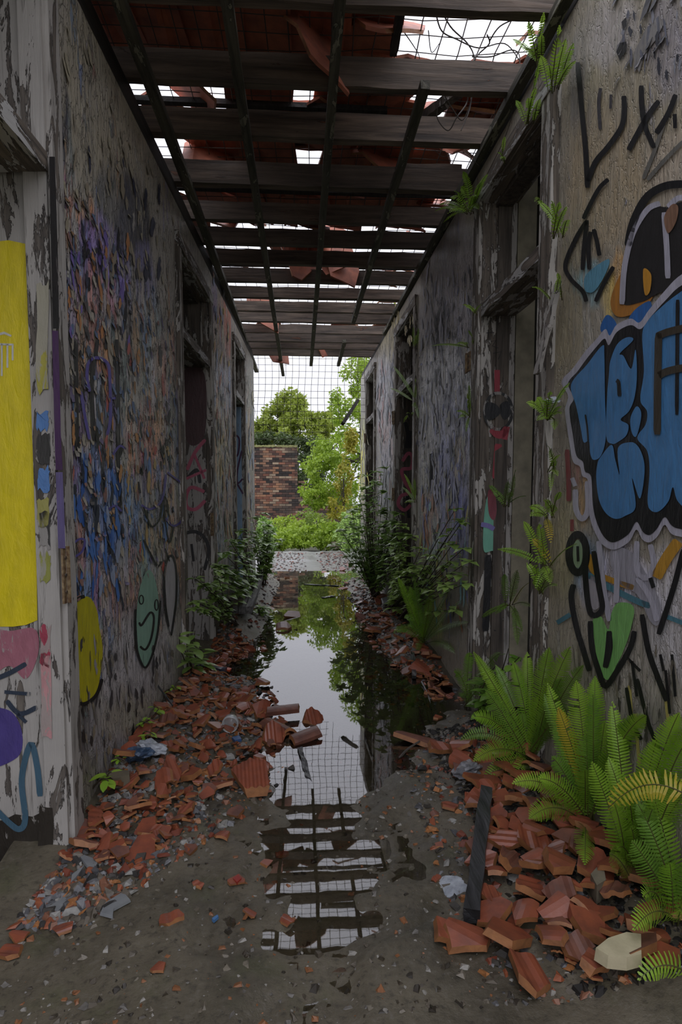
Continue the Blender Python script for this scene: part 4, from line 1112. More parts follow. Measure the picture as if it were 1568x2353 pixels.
# ------------------------------------------------------------------ paint on the walls
PM = {}
def paint(name, rgb, wear=0.45):
    k = (rgb, wear)
    if k not in PM: PM[k] = mat_paint('spray_' + name, rgb, wear)
    return PM[k]
OFF0, OFFL = 0.0032, 0.0010
def smooth_px(pts, closed):
    return [(v.x, v.y) for v in catmull([(x, y, 0) for x, y in pts], 6, closed)]
class Decal:
    """flat paint lying on a wall or a board; outline given where it stands on the surface"""
    def __init__(s, W, parent, plane=None):
        s.W, s.parent, s.plane = W, parent, plane
    def at(s, x, y, lay):
        if s.plane is None:
            a, z = s.W.hit(x, y, OFF0 + lay * OFFL)
            return s.W.pt(a, z, OFF0 + lay * OFFL)
        p0, nn = s.plane                                   # surface facing along nn
        r = ray(x, y); q0 = p0 + nn * (0.0015 + 0.001 * lay)
        return EYE + r * ((q0 - EYE).dot(nn) / r.dot(nn))
    def poly(s, name, pts, mat, lay=0, smooth=True):
        if smooth: pts = smooth_px(pts, True)
        mb = MB(); mb.face([s.at(x, y, lay) for x, y in pts])
        return mb.build(name, mat, s.parent)
    def stroke(s, name, lines, w, mat, lay=0, smooth=True, taper=0.75):
        mb = MB()
        for pts in lines:
            ps = smooth_px(pts, False) if smooth and len(pts) > 2 else pts
            n_ = len(ps); L_, R_ = [], []
            for i, (x, y) in enumerate(ps):
                x0, y0 = ps[max(0, i - 1)]; x1, y1 = ps[min(n_ - 1, i + 1)]
                dx, dy = x1 - x0, y1 - y0; d = math.hypot(dx, dy) or 1
                k = w / 2 * (taper if i in (0, n_ - 1) else 1.0)
                L_.append((x - dy / d * k, y + dx / d * k)); R_.append((x + dy / d * k, y - dx / d * k))
            mb.grid([[s.at(x, y, lay) for x, y in L_], [s.at(x, y, lay) for x, y in R_]])
        return mb.build(name, mat, s.parent)
    def ring(s, name, cx, cy, rx, ry, w, mat, lay=0):
        out = [(cx + math.cos(k * .2618) * (rx + w / 2), cy + math.sin(k * .2618) * (ry + w / 2)) for k in range(25)]
        inn = [(cx + math.cos(k * .2618) * (rx - w / 2), cy + math.sin(k * .2618) * (ry - w / 2)) for k in range(25)]
        mb = MB(); mb.grid([[s.at(x, y, lay) for x, y in out], [s.at(x, y, lay) for x, y in inn]])
        return mb.build(name, mat, s.parent)
def cv(ox, oy, k, pts): return [(ox + x / k, oy + y / k) for x, y in pts]
DR = Decal(WR, wall_right); DL = Decal(WL, wall_left)
BLK = paint('black', (26, 26, 28), .12); WHT = paint('lavender_white', (150, 148, 158), .1); BLU = paint('blue', (62, 108, 150), .1)
z5 = lambda pts: cv(1250, 700, 2.613, pts)
z4 = lambda pts: cv(1250, 0, 3.3616, pts)
# older colours behind the lettering
DR.poly('painted_patch', z4([(640, 2060), (830, 2060), (840, 2300), (700, 2420), (560, 2440), (520, 2300)]), paint('amber', (150, 100, 40), .4), 0)
DR.poly('painted_patch', z4([(330, 2120), (500, 2000), (480, 2110), (390, 2250), (320, 2240)]), paint('sky', (84, 132, 152), .4), 0)
DR.poly('painted_arch', z4([(600, 2330), (640, 2000), (720, 1760), (830, 1600), (960, 1600), (1100, 1560), (1180, 1700), (1180, 2250), (930, 2250), (760, 2330)]), paint('charcoal', (42, 40, 40), .3), 1)
DR.stroke('painted_arch', [z4([(605, 2350), (625, 2060), (690, 1800), (800, 1620), (900, 1570)]), z4([(930, 1640), (950, 1900), (960, 2150)]), z4([(960, 1600), (1040, 1530), (1120, 1540)])], 13, WHT, 2)
DR.stroke('painted_arch', [z4([(650, 1900), (690, 1720), (790, 1530), (930, 1440), (1080, 1420)])], 18, BLK, 2)
DR.poly('painted_patch', z4([(930, 1680), (990, 1580), (1040, 1600), (1020, 1720), (960, 1800)]), paint('rust', (112, 84, 66), .3), 3)
DR.poly('painted_patch', z4([(770, 2080), (830, 2120), (820, 2250), (780, 2270)]), paint('gold', (172, 122, 40), .3), 3)
DR.poly('painted_patch', z5([(340, 150), (370, 70), (405, 70), (440, 130), (400, 200)]), paint('royal', (38, 84, 140), .2), 2)
DR.poly('painted_patch', z5([(510, 90), (560, 20), (640, -20), (640, 60), (570, 110)]), paint('royal', (38, 84, 140), .2), 2)
# big bubble letters: pale outline, black body, blue letters, black lines
DR.poly('letter_outline', [(1291, 877), (1318, 845), (1345, 808), (1372, 778), (1392, 756), (1402, 771), (1418, 746), (1450, 732), (1470, 741), (1492, 712), (1525, 672), (1568, 630), (1640, 600), (1760, 640), (1790, 1000), (1740, 1220),
         (1640, 1245), (1568, 1234), (1543, 1226), (1528, 1206), (1512, 1232), (1494, 1246), (1477, 1240), (1463, 1217), (1446, 1245), (1412, 1263), (1384, 1250), (1364, 1214), (1354, 1175), (1352, 1106), (1339, 1094), (1333, 1072), (1317, 1060), (1308, 1010), (1299, 945), (1306, 910)], WHT, 3, True)
DR.poly('letter_black_body', [(1306, 881), (1328, 853), (1349, 824), (1372, 796), (1390, 778), (1400, 793), (1418, 763), (1450, 747), (1473, 756), (1497, 727), (1532, 688), (1568, 655), (1640, 625), (1740, 660), (1770, 1000), (1720, 1200),
         (1640, 1225), (1568, 1216), (1545, 1208), (1528, 1188), (1510, 1215), (1493, 1229), (1478, 1222), (1463, 1199), (1444, 1228), (1411, 1246), (1389, 1234), (1372, 1200), (1363, 1160), (1359, 1096), (1345, 1083), (1340, 1061), (1325, 1046), (1317, 1000), (1309, 940), (1319, 915)], BLK, 4, True)
DR.poly('blue_letter', z5([(165, 480), (260, 360), (352, 246), (364, 300), (368, 560), (374, 790), (345, 905), (300, 932), (280, 895), (272, 820), (240, 826), (222, 740), (195, 610)]), BLU, 5)
DR.poly('blue_letter', z5([(392, 420), (400, 340), (440, 240), (500, 196), (538, 212), (458, 292), (480, 308), (526, 385), (552, 270), (560, 430), (545, 560), (512, 640), (462, 690), (508, 722), (498, 782), (450, 822), (412, 836), (376, 792), (380, 560)]), BLU, 5)
DR.poly('blue_letter', z5([(344, 912), (408, 842), (430, 930), (456, 1020), (446, 862), (520, 826), (566, 850), (598, 920), (606, 1000), (592, 1120), (572, 1160), (531, 1042), (552, 1215), (490, 1268), (430, 1286), (372, 1250), (332, 1170), (316, 1050), (322, 960)]), BLU, 5)
DR.poly('blue_letter', z5([(520, 690), (545, 625), (566, 612), (586, 650), (578, 720), (555, 792), (530, 770)]), BLU, 5)
DR.poly('blue_letter', z5([(592, 180), (624, 100), (690, 30), (800, -60), (1000, -180), (1240, -120), (1320, 300), (1320, 800), (1200, 1200), (1050, 1230), (880, 1230), (805, 1180), (776, 1096), (750, 1180), (690, 1242), (640, 1232), (624, 1170), (636, 1000), (622, 880), (562, 800), (612, 720), (620, 640), (580, 570), (602, 400)]), BLU, 5)
DR.stroke('letter_line', [z5([(805, -30), (803, 200), (800, 660)]), z5([(436, 455), (450, 470), (455, 550)])], 9, BLK, 7)
DR.stroke('letter_line', [z5([(250, 660), (262, 740), (268, 830)])], 4, BLK, 7)
DR.stroke('brown_letter', [z5([(690, 170), (684, 500), (682, 780)]), z5([(680, 190), (760, 160), (900, 130), (1000, 120)]), z5([(690, 425), (760, 395), (900, 370), (990, 360)])], 17, paint('umber', (52, 46, 36), .05), 8)
# tags on the plaster above
DR.stroke('black_tag', [z4([(262, 480), (290, 800), (325, 1180), (338, 1450)]), z4([(340, 1400), (400, 1250), (500, 1130), (600, 980), (622, 860), (620, 740)])], 12, BLK, 1)
DR.stroke('black_tag', [z4([(440, 680), (425, 800), (437, 1000)]), z4([(520, 730), (515, 840)])], 8, paint('soft_black', (56, 54, 58), .4), 1)
DR.stroke('black_tag', [z4([(755, 660), (758, 820), (785, 980), (852, 1140)]), z4([(890, 780), (800, 900), (720, 1040), (655, 1160)]), z4([(1020, 730), (960, 880), (868, 1030)]), z4([(1012, 880), (1016, 990)])], 12, BLK, 1)
DR.stroke('grey_tag', [z4([(930, 950), (850, 1180), (770, 1380)]), z4([(800, 1390), (940, 1230), (1080, 1090)])], 9, paint('ash', (92, 90, 84), .4), 0)
DR.stroke('black_tag', [z4([(500, 1385), (440, 1440), (390, 1520), (305, 1690)]), z4([(335, 1700), (312, 1900), (300, 2085)]), z4([(330, 1710), (250, 1840), (168, 2040), (205, 2150), (300, 2250), (330, 2330)]), z4([(385, 1770), (410, 1860), (430, 1975)]), z4([(362, 1790), (346, 1900), (352, 2080)]), z4([(540, 2060), (470, 2180), (400, 2330)])], 10, BLK, 2)
DR.poly('black_tag', z4([(560, 400), (590, 330), (640, 320), (640, 390), (600, 440), (590, 470)]), BLK, 1, False)
DR.poly('peeled_patch', z4([(600, 170), (640, 130), (640, 200), (615, 235)]), BLK, 1, False)
DR.poly('peeled_patch', z4([(700, 400), (790, 220), (890, 120), (930, 180), (870, 300), (780, 420), (740, 560), (700, 500)]), paint('grey_flake', (86, 88, 96), .9), 0, False)
# lower scribbles
DR.ring('painted_eye', 1328, 1272, 20, 44, 17, BLK, 2)
DR.poly('painted_eye', [(1313, 1272), (1328, 1240), (1343, 1272), (1328, 1306)], paint('lemon_blue', (120, 140, 110), .2), 1)
DR.stroke('painted_eye', [[(1328, 1255), (1329, 1290)]], 8, BLK, 3)
DR.stroke('white_scribble', [z5([(190, 1110), (195, 1230), (230, 1285), (265, 1230), (262, 1060)]), z5([(170, 1040), (190, 1090)]), z5([(330, 1420), (360, 1700), (395, 1900)]), z5([(430, 1480), (440, 1620), (435, 1790)]), z5([(560, 1420), (560, 1600), (620, 1640), (660, 1560), (640, 1440)]), z5([(560, 1640), (640, 1760), (680, 1900)])], 13, WHT, 2)
DR.poly('white_scribble', z5([(400, 1480), (520, 1480), (640, 1660), (700, 1800), (690, 1920), (640, 1900), (560, 1740), (440, 1660)]), paint('dull_white', (134, 132, 140), .4), 1)
DR.poly('painted_patch', z5([(262, 1650), (310, 1640), (350, 1780), (330, 1820), (290, 1820)]), paint('pale', (140, 136, 140), .3), 1)
DR.stroke('black_scribble', [z5([(258, 1440), (250, 1620), (280, 1850), (350, 1830), (330, 1680), (300, 1480)]), z5([(180, 1680), (165, 1760), (195, 1930), (240, 2080), (275, 2200)]), z5([(280, 1900), (290, 2060), (330, 2200), (370, 2290), (440, 2200), (520, 2060), (545, 1960)]), z5([(395, 1960), (385, 2080), (370, 2180)]),
          z5([(590, 1860), (630, 2080), (690, 2250), (740, 2380)]), z5([(840, 1470), (780, 1700), (690, 1980)]), z5([(640, 1640), (660, 1700)])], 13, BLK, 3)
DR.poly('green_drip', z5([(296, 1892), (344, 1872), (388, 1950), (408, 1850), (450, 1790), (540, 1815), (520, 1960), (470, 2100), (430, 2180), (415, 2240), (372, 2250), (330, 2180), (302, 2000)]), paint('green', (104, 152, 84), .1), 2)
DR.stroke('green_drip', [z5([(392, 1960), (400, 2060), (372, 2180)])], 11, BLK, 4)
DR.stroke('amber_stroke', [z5([(810, 1420), (740, 1520), (675, 1640)])], 26, paint('mustard', (156, 116, 40), .2), 2)
DR.stroke('amber_stroke', [z5([(270, 1500), (300, 1600), (420, 1660), (540, 1700)])], 13, paint('mustard', (156, 116, 40), .2), 1)
DR.stroke('teal_stroke', [z5([(262, 1620), (400, 1700), (560, 1780), (640, 1810)]), z5([(730, 1870), (860, 1920)]), z5([(80, 1910), (160, 1860)])], 14, paint('teal', (66, 106, 118), .3), 1)
DR.stroke('black_drip', [z5([(530, 2140), (560, 2353)]), z5([(770, 2100), (790, 2353)]), z5([(480, 2100), (580, 2200)]), z5([(700, 2100), (720, 2200)]), [(1465, 1560), (1490, 1660), (1515, 1720)], [(1530, 1540), (1540, 1640)], [(1440, 1580), (1455, 1660), (1475, 1700)]], 9, BLK, 2)
DR.stroke('yellow_drip', [[(1447, 1575), (1455, 1690)], [(1530, 1600), (1540, 1690)], [(1460, 1640), (1470, 1760)]], 10, paint('straw', (150, 140, 78), .4), 1)
DR.stroke('red_drip', [z5([(140, 870), (150, 1060), (150, 1180)]), z5([(170, 1290), (170, 1360)])], 11, paint('oxide', (112, 56, 54), .35), 1)
# left wall figures
DL.poly('yellow_oval', [(160, 1480), (165, 1410), (180, 1378), (205, 1372), (222, 1400), (228, 1440), (236, 1490), (232, 1540), (222, 1590), (200, 1612), (175, 1608), (162, 1570)], paint('yellow', (150, 142, 16), .42, ), 1)
DL.stroke('yellow_oval', [[(235, 1560), (222, 1596), (198, 1616), (176, 1612), (163, 1580)], [(160, 1420), (168, 1392), (180, 1376), (195, 1370)]], 8, BLK, 2)
DL.poly('mint_face', [(314, 1420), (322, 1350), (340, 1310), (356, 1330), (366, 1390), (362, 1450), (350, 1500), (333, 1532), (320, 1510)], paint('mint', (112, 144, 126), .3), 1)
DL.stroke('mint_face', [[(312, 1400), (311, 1450), (317, 1500), (333, 1534), (350, 1505), (363, 1450), (369, 1380)], [(320, 1430), (326, 1436), (345, 1408), (354, 1420), (348, 1465), (335, 1492), (322, 1485)]], 5, BLK, 2)
DL.ring('mint_face', 325, 1378, 5, 10, 3, BLK, 2); DL.ring('mint_face', 360, 1390, 4, 12, 3, BLK, 2)
DL.poly('white_oval', [(380, 1330), (384, 1290), (396, 1282), (404, 1310), (404, 1370), (398, 1430), (391, 1452), (384, 1400)], paint('chalk', (146, 144, 144), .35), 1)
DL.stroke('white_oval', [[(388, 1440), (380, 1390), (377, 1330), (384, 1288), (396, 1278), (405, 1310), (405, 1380), (394, 1460)]], 5, BLK, 2)
DL.stroke('purple_tag', [[(206, 900), (200, 862), (205, 832), (222, 822), (245, 832), (252, 860), (254, 960), (246, 1000)], [(186, 900), (196, 960), (206, 1010)], [(248, 915), (266, 915)]], 7, paint('indigo', (72, 64, 122), .3), 2)
DL.stroke('purple_tag', [[(152, 1290), (158, 1262), (180, 1240), (195, 1242), (188, 1268), (160, 1288), (152, 1310)], [(130, 1240), (160, 1180)], [(260, 1045), (275, 1025), (290, 1032)], [(325, 1160), (345, 1170), (372, 1150), (382, 1090)], [(380, 1190), (398, 1208), (415, 1200), (420, 1188)], [(385, 1085), (420, 1112)], [(250, 1170), (265, 1162), (280, 1175)]], 5, paint('indigo', (72, 64, 122), .3), 2)
DL.stroke('black_tag', [[(330, 1165), (345, 1205), (355, 1208), (368, 1190), (375, 1150)], [(378, 1140), (380, 1200), (390, 1246), (400, 1210)], [(330, 1240), (345, 1270), (362, 1300), (372, 1290)], [(390, 1290), (380, 1260)]], 4, BLK, 2)
DL.stroke('black_tag', [[(175, 780), (176, 900), (178, 1040)], [(268, 780), (272, 920), (272, 1060), (278, 1180)], [(225, 780), (212, 880), (214, 960), (218, 1010), (232, 990)]], 9, paint('soft_black', (44, 42, 42), .55), 1)
# paint on the boards of the frames (they face down the corridor)
jp = WL.pt(L1[1], 1.0, 0.0); J1 = Decal(None, board1, (WL.pt(L1[1] + 0.022, 1, 0), -WL.d)); J1b = Decal(None, d1, (WL.pt(L1[1], 1, 0), -WL.d))
YEL = paint('bright_yellow', (172, 156, 4), .12)
J1.poly('yellow_paint', [(-60, 560), (20, 552), (58, 560), (66, 600), (74, 800), (80, 1100), (84, 1300), (86, 1425), (60, 1436), (30, 1440), (-60, 1440)], YEL, 1, False)
J1.stroke('white_splash', [[(-30, 775), (10, 765), (26, 772)], [(-20, 790), (30, 792)], [(4, 790), (4, 864)], [(17, 790), (17, 845)], [(29, 790), (29, 828)]], 6, paint('splash_white', (160, 158, 150), .1), 2, False)
J1.poly('red_paint', [(-40, 1445), (20, 1450), (80, 1445), (88, 1500), (60, 1560), (20, 1530), (-40, 1560)], paint('dusky_rose', (126, 78, 88), .75), 1)
J1.stroke('dark_tag', [[(-10, 1560), (25, 1545), (60, 1525)], [(10, 1590), (70, 1595)], [(15, 1610), (45, 1640), (85, 1625)], [(40, 1640), (60, 1660)]], 11, paint('ink', (34, 42, 54), .5), 2)
J1.poly('violet_paint', [(-40, 1640), (20, 1632), (50, 1680), (40, 1740), (-40, 1760)], paint('deep_violet', (58, 48, 100), .5), 1)
J1.stroke('teal_tag', [[(-30, 1840), (20, 1890), (45, 1905), (58, 1880), (50, 1790), (70, 1710), (85, 1760), (92, 1830)]], 14, paint('petrol', (48, 72, 86), .4), 2)
def ragged(x0, y0, x1, y1, seed, j=4):
    q = random.Random(seed); pts = []
    for a, b in (((x0, y0), (x1, y0)), ((x1, y0), (x1, y1)), ((x1, y1), (x0, y1)), ((x0, y1), (x0, y0))):
        for k in range(5): pts.append((a[0] + (b[0] - a[0]) * k / 5 + q.uniform(-j, j) * .6, a[1] + (b[1] - a[1]) * k / 5 + q.uniform(-j, j) * 2.2))
    return pts
for nm_, rgb_, wr_, bx_ in (('olive', (128, 122, 44), .8, (84, 650, 110, 900)), ('cream', (150, 140, 110), .7, (86, 700, 104, 840)), ('band_blue', (62, 96, 140), .55, (84, 945, 112, 985)), ('soft_black', (48, 46, 42), .75, (84, 1000, 114, 1060)),
        ('band_blue', (62, 96, 140), .5, (88, 1075, 114, 1128)), ('olive', (120, 116, 60), .7, (86, 1150, 112, 1210)), ('soft_black', (48, 46, 42), .8, (90, 1180, 116, 1260)), ('olive', (110, 112, 50), .6, (92, 1270, 116, 1340)), ('crimson', (122, 44, 58), .75, (92, 1440, 116, 1530)), ('rosewash', (150, 110, 110), .8, (95, 1500, 118, 1700))):
    J1b.poly(nm_ + '_paint', ragged(*bx_, seed=bx_[1]), paint(nm_, rgb_, wr_), 1 + (bx_[1] % 3), False)
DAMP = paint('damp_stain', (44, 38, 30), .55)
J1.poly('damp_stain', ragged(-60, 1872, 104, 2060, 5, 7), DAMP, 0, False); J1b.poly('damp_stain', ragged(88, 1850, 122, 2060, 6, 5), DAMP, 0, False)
DA = Decal(None, d1, (WL.pt(L1[1], 1, 0.03), WL.n))
DA.poly('purple_edge', [(120, 760), (134, 760), (140, 1000), (144, 1080), (128, 1080), (124, 950)], paint('plum', (72, 44, 84), .4), 1, False)
DA.poly('lilac_edge', [(128, 1085), (144, 1085), (148, 1180), (150, 1260), (134, 1260)], paint('lilac', (104, 94, 138), .4), 1, False)
DA.poly('black_edge', [(113, 360), (126, 360), (134, 620), (136, 755), (122, 755), (118, 600)], paint('soft_black', (40, 38, 38), .35), 1, False)
J2 = Decal(None, leaf2, (WL.pt(L2[1] - 0.02, 1, 0), -WL.d))
PINK = paint('pink', (140, 68, 84), .35)
J2.stroke('pink_tag', [[(430, 1080), (448, 1040), (472, 1010)], [(428, 1100), (474, 1080)], [(446, 1042), (470, 1100)], [(470, 1130), (440, 1120), (428, 1140), (430, 1165), (450, 1170), (472, 1150)]], 8, PINK, 1)
J2.stroke('black_tag', [[(426, 1225), (450, 1222), (470, 1236), (480, 1265), (470, 1310)], [(430, 1100), (452, 1080), (460, 1110)], [(440, 1250), (445, 1290)]], 8, paint('soft_black', (44, 42, 42), .55), 0)
J2.poly('maroon_paint', [(424, 850), (470, 860), (470, 1000), (428, 1010)], paint('maroon', (58, 36, 36), .35), 0)
J3 = Decal(None, leaf3, (WL.pt(L3[1] - 0.02, 1, 0), -WL.d))
J3.stroke('plum_tag', [[(543, 1000), (550, 1010), (548, 1040), (543, 1050)], [(556, 1035), (546, 1080), (546, 1110), (558, 1100)], [(544, 1110), (556, 1130), (558, 1135)]], 4, paint('plum2', (70, 46, 74), .3), 1)
J4 = Decal(None, lining4, (WR.pt(R1[1] - 0.012, 1, 0), -WR.d))
J4.ring('painted_face', 1146, 945, 32, 42, 7, paint('worn_black', (36, 36, 36), .8), 1)
J4.poly('painted_face', [(1118, 925), (1142, 930), (1150, 950), (1128, 965), (1116, 955)], BLK, 2); J4.poly('painted_face', [(1150, 930), (1168, 922), (1174, 950), (1160, 965), (1150, 950)], BLK, 2)
J4.stroke('red_paint', [[(1143, 850), (1143, 900)], [(1130, 985), (1148, 1000), (1166, 985)], [(1146, 1020), (1143, 1060), (1140, 1100)], [(1160, 1010), (1166, 980)]], 17, paint('blood', (118, 40, 48), .45), 1)
J4.poly('mint_figure', [(1118, 1150), (1125, 1140), (1138, 1160), (1140, 1200), (1155, 1230), (1158, 1258), (1130, 1266), (1112, 1264), (1112, 1200)], paint('mint2', (92, 142, 122), .15), 1)
J4.poly('mint_figure', [(1122, 1130), (1136, 1128), (1142, 1170), (1136, 1195), (1124, 1180)], paint('rosewood', (110, 56, 64), .2), 2)
J4.stroke('mint_figure', [[(1106, 1205), (1122, 1208), (1136, 1216)]], 11, paint('lilac2', (98, 92, 138), .2), 3)
J4.stroke('black_paint', [[(1122, 1275), (1120, 1360), (1116, 1450)], [(1150, 1280), (1152, 1300)], [(1140, 1400), (1142, 1450)]], 16, BLK, 1)
J4.stroke('carved_letters', [[(1118, 765), (1136, 764)], [(1122, 758), (1124, 776)], [(1128, 785), (1140, 782), (1132, 795), (1146, 800)], [(1134, 812), (1152, 808), (1146, 826)]], 2, BLK, 1, False)
J5 = Decal(None, leaf5, (WR.pt(R2[1] - 0.02, 1, 0), -WR.d))
J5.stroke('pink_tag', [[(925, 1060), (938, 1042), (948, 1050), (945, 1075), (924, 1080), (932, 1110), (944, 1130), (922, 1140), (916, 1160), (930, 1172), (944, 1160)]], 8, PINK, 1)
J5.stroke('black_tag', [[(932, 970), (938, 1000), (934, 1030)], [(944, 990), (942, 1030)], [(936, 1140), (940, 1190)]], 9, BLK, 0)

# crisp slivers where one coat has come away from another
def slivers(D, name, n, x0, y0, x1, y1, cols, seed, wr=(4, 12), hr_=(18, 70), wear=.35):
    q = random.Random(seed); bins = {c: MB() for c in cols}
    for k in range(n):
        c = q.choice(cols); x, y = q.uniform(x0, x1), q.uniform(y0, y1)
        w, h = q.uniform(*wr), q.uniform(*hr_); lean = q.uniform(-.12, .18)
        L_, R_ = [], []
        for i in range(7):
            f = i / 6; ww = w * (math.sin(math.pi * (f * .9 + .05)) ** .7) * q.uniform(.55, 1.0) / 2
            cx, cy = x + lean * h * f + q.uniform(-1, 1), y + h * f
            L_.append(D.at(cx - ww, cy, k % 3)); R_.append(D.at(cx + ww, cy, k % 3))
        bins[c].grid([L_, R_])
    for c, mb in bins.items():
        if mb.v: tag(mb.build(name, paint('sliver', c, wear), D.parent), kind='stuff')
SL = lambda *a, **k: slivers(DL, 'peeled_paint', *a, **k)
SL(26, 150, 330, 390, 640, ((132, 124, 106), (120, 112, 96), (40, 44, 58)), 1)
SL(60, 150, 500, 300, 800, ((98, 84, 140), (150, 104, 66), (34, 34, 38), (132, 124, 110), (70, 80, 96)), 2)
SL(90, 165, 780, 395, 1080, ((150, 108, 66), (30, 30, 32), (130, 124, 112), (88, 100, 120), (146, 84, 76), (60, 58, 56)), 3, (3, 10), (14, 55))
SL(60, 170, 1020, 280, 1340, ((44, 78, 138), (60, 96, 152), (36, 40, 52), (120, 130, 150)), 4, (5, 14), (25, 80))
SL(45, 280, 1000, 400, 1300, ((150, 66, 60), (84, 110, 150), (34, 32, 34), (150, 128, 84), (124, 118, 112)), 5, (3, 10), (16, 60))
SL(60, 170, 1450, 400, 1600, ((126, 122, 122), (108, 102, 92), (52, 50, 52)), 6, (3, 9), (14, 50))
SL(40, 180, 1600, 320, 1780, ((92, 88, 84), (46, 44, 42), (112, 104, 88)), 7, (3, 10), (15, 45))
SL(70, 490, 620, 530, 1230, ((146, 124, 66), (126, 120, 104), (134, 72, 52), (96, 104, 130), (40, 38, 38)), 8, (2, 5), (12, 50))
SL(30, 566, 860, 584, 1200, ((140, 134, 100), (120, 114, 104), (60, 58, 54), (110, 120, 140)), 9, (1.5, 4), (12, 50))
SR_ = lambda *a, **k: slivers(DR, 'peeled_paint', *a, **k)
SR_(90, 968, 600, 1082, 960, ((150, 150, 160), (120, 120, 130), (40, 40, 42), (96, 96, 104)), 11, (2, 6), (18, 70))
SR_(80, 968, 900, 1082, 1160, ((140, 142, 166), (98, 102, 142), (126, 124, 108), (60, 62, 80)), 12, (2, 6), (16, 60))
SR_(60, 966, 1120, 1080, 1400, ((146, 96, 64), (82, 84, 132), (124, 160, 168), (150, 142, 80), (44, 44, 48)), 13, (2, 6), (20, 70))
SR_(60, 868, 800, 906, 1180, ((146, 146, 154), (112, 114, 124), (48, 48, 50), (150, 116, 112)), 14, (1.5, 4), (14, 50))
SR_(16, 830, 950, 840, 1120, ((190, 176, 66), (150, 146, 120)), 15, (1.5, 4), (20, 60))
SR_(24, 1430, 10, 1568, 160, ((40, 42, 50), (120, 122, 130), (84, 86, 96)), 16, (3, 12), (15, 50))
SR_(40, 1290, 1450, 1560, 1720, ((130, 124, 112), (60, 56, 52), (96, 90, 78)), 17, (3, 9), (20, 70))
SR_(16, 900, 690, 950, 780, ((160, 148, 112), (140, 128, 96)), 18, (2, 5), (12, 40))

# curled flakes of paint standing off the plaster
def flakes(W, wall, n, s_rng, z_rng, holes, pal, seed, name='paint_flakes'):
    q = random.Random(seed); V, Fc, Cc2 = [], [], []
    pal = [tuple(min(.8, x * 2.0) for x in s2l(c)[:3]) + (1,) for c in pal]
    k = 0
    while k < n:
        s = s_rng[0] * (s_rng[1] / s_rng[0]) ** q.random(); z = q.uniform(*z_rng)
        if any(a - .1 < s < b + .1 and z < zt + .09 for a, b, zt in holes): continue
        w, h = q.uniform(.006, .022), q.uniform(.012, .055); lift = q.uniform(.002, .009); sk = q.uniform(-.01, .01)
        b0 = len(V); c = q.choice(pal)
        for i, (zz, oo) in enumerate(((0, .0), (-.45, .25), (-1, 1.0))):
            ww = w * (0.7, 1.0, q.uniform(.2, .8))[i]
            for sg in (-1, 1):
                p = W.pt(s + sg * ww + sk * i, z + zz * h + q.uniform(-.004, .004), .0015 + oo * lift); V.append(tuple(p)); Cc2.append(c)
        Fc += [(b0, b0 + 1, b0 + 3, b0 + 2), (b0 + 2, b0 + 3, b0 + 5, b0 + 4)]; k += 1
    me = bpy.data.meshes.new(name); me.from_pydata(V, [], Fc); set_attr(me, Cc2); me.materials.append(FLAKE)
    o = link(name, me, wall); o['kind'] = 'stuff'
FLAKE = mat_attr('curled_paint_flake', 0.6)
PF = ((128, 122, 110), (110, 106, 98), (86, 80, 100), (112, 88, 62), (60, 58, 56), (72, 86, 108), (120, 114, 100), (40, 38, 38), (100, 74, 66))
flakes(WL, wall_left, 650, (1.95, 6.5), (.75, 2.1), hl, PF, 3)
flakes(WL, wall_left, 70, (1.95, 4.0), (2.0, 2.65), hl, ((130, 124, 106), (112, 106, 92)), 4)
flakes(WR, wall_right, 350, (3.5, 8.0), (.4, 2.4), hr, ((150, 148, 156), (112, 110, 116), (96, 100, 130), (60, 60, 62)), 5)
flakes(WR, wall_right, 40, (1.5, 1.9), (2.3, 2.75), hr, ((120, 118, 120), (96, 94, 96), (52, 52, 54)), 6)

# ------------------------------------------------------------------ ferns
rf = random.Random(31)
def frond_mesh(base, tip, rise, width, side=None, n=38, mats=('fern', 'rachis')):
    """one sword fern frond from base to tip, arching by rise"""
    mb = MB()
    base, tip = Vector(base), Vector(tip)
    mid = base.lerp(tip, 0.55) + Vector((0, 0, rise))
    P = lambda t_: base * (1 - t_) ** 2 + mid * (2 * t_ * (1 - t_)) + tip * t_ ** 2
    pts = [P(i / 14) for i in range(15)]
    mb.tube(pts, 0.0022, 0.0008, 4, 1)
    L = (tip - base).length
    face = side or Vector((-0.35, -1.0, 0.55))          # leaf blades turn their faces to the light
    for i in range(n):
        t_ = 0.10 + 0.90 * i / (n - 1)
        c = P(t_); tan = (P(min(1, t_ + .01)) - P(max(0, t_ - .01))).normalized()
        sd = tan.cross(face)
        if sd.length < 1e-3: continue
        sd.normalize(); nr = sd.cross(tan)
        prof = min(1.0, max(0.02, (t_ - 0.06) * 5)) ** 0.6 * (1 - ((t_ - 0.1) / 0.91) ** 6)
        ln = max(0.003, width * prof) * rf.uniform(0.9, 1.08)
        wd = L / n * 0.38
        for k in (-1, 1):
            if rf.random() < 0.025: continue
            dr_ = (sd * k + tan * 0.22 - nr * rf.uniform(0.02, 0.22)).normalized()
            a = c + tan * (0.25 * wd * k)
            tipp = a + dr_ * ln - nr * (ln * 0.12)
            m_ = a + dr_ * (ln * 0.55)
            mb.face([a - tan * wd * 0.9, m_ - tan * wd * 0.85, m_ + tan * wd * 0.85 + nr * ln * .04, a + tan * wd * 0.7], 0)
            mb.face([m_ - tan * wd * 0.85, tipp - tan * wd * .35, tipp + tan * wd * .4, m_ + tan * wd * 0.85 + nr * ln * .04], 0)
    return mb, mats
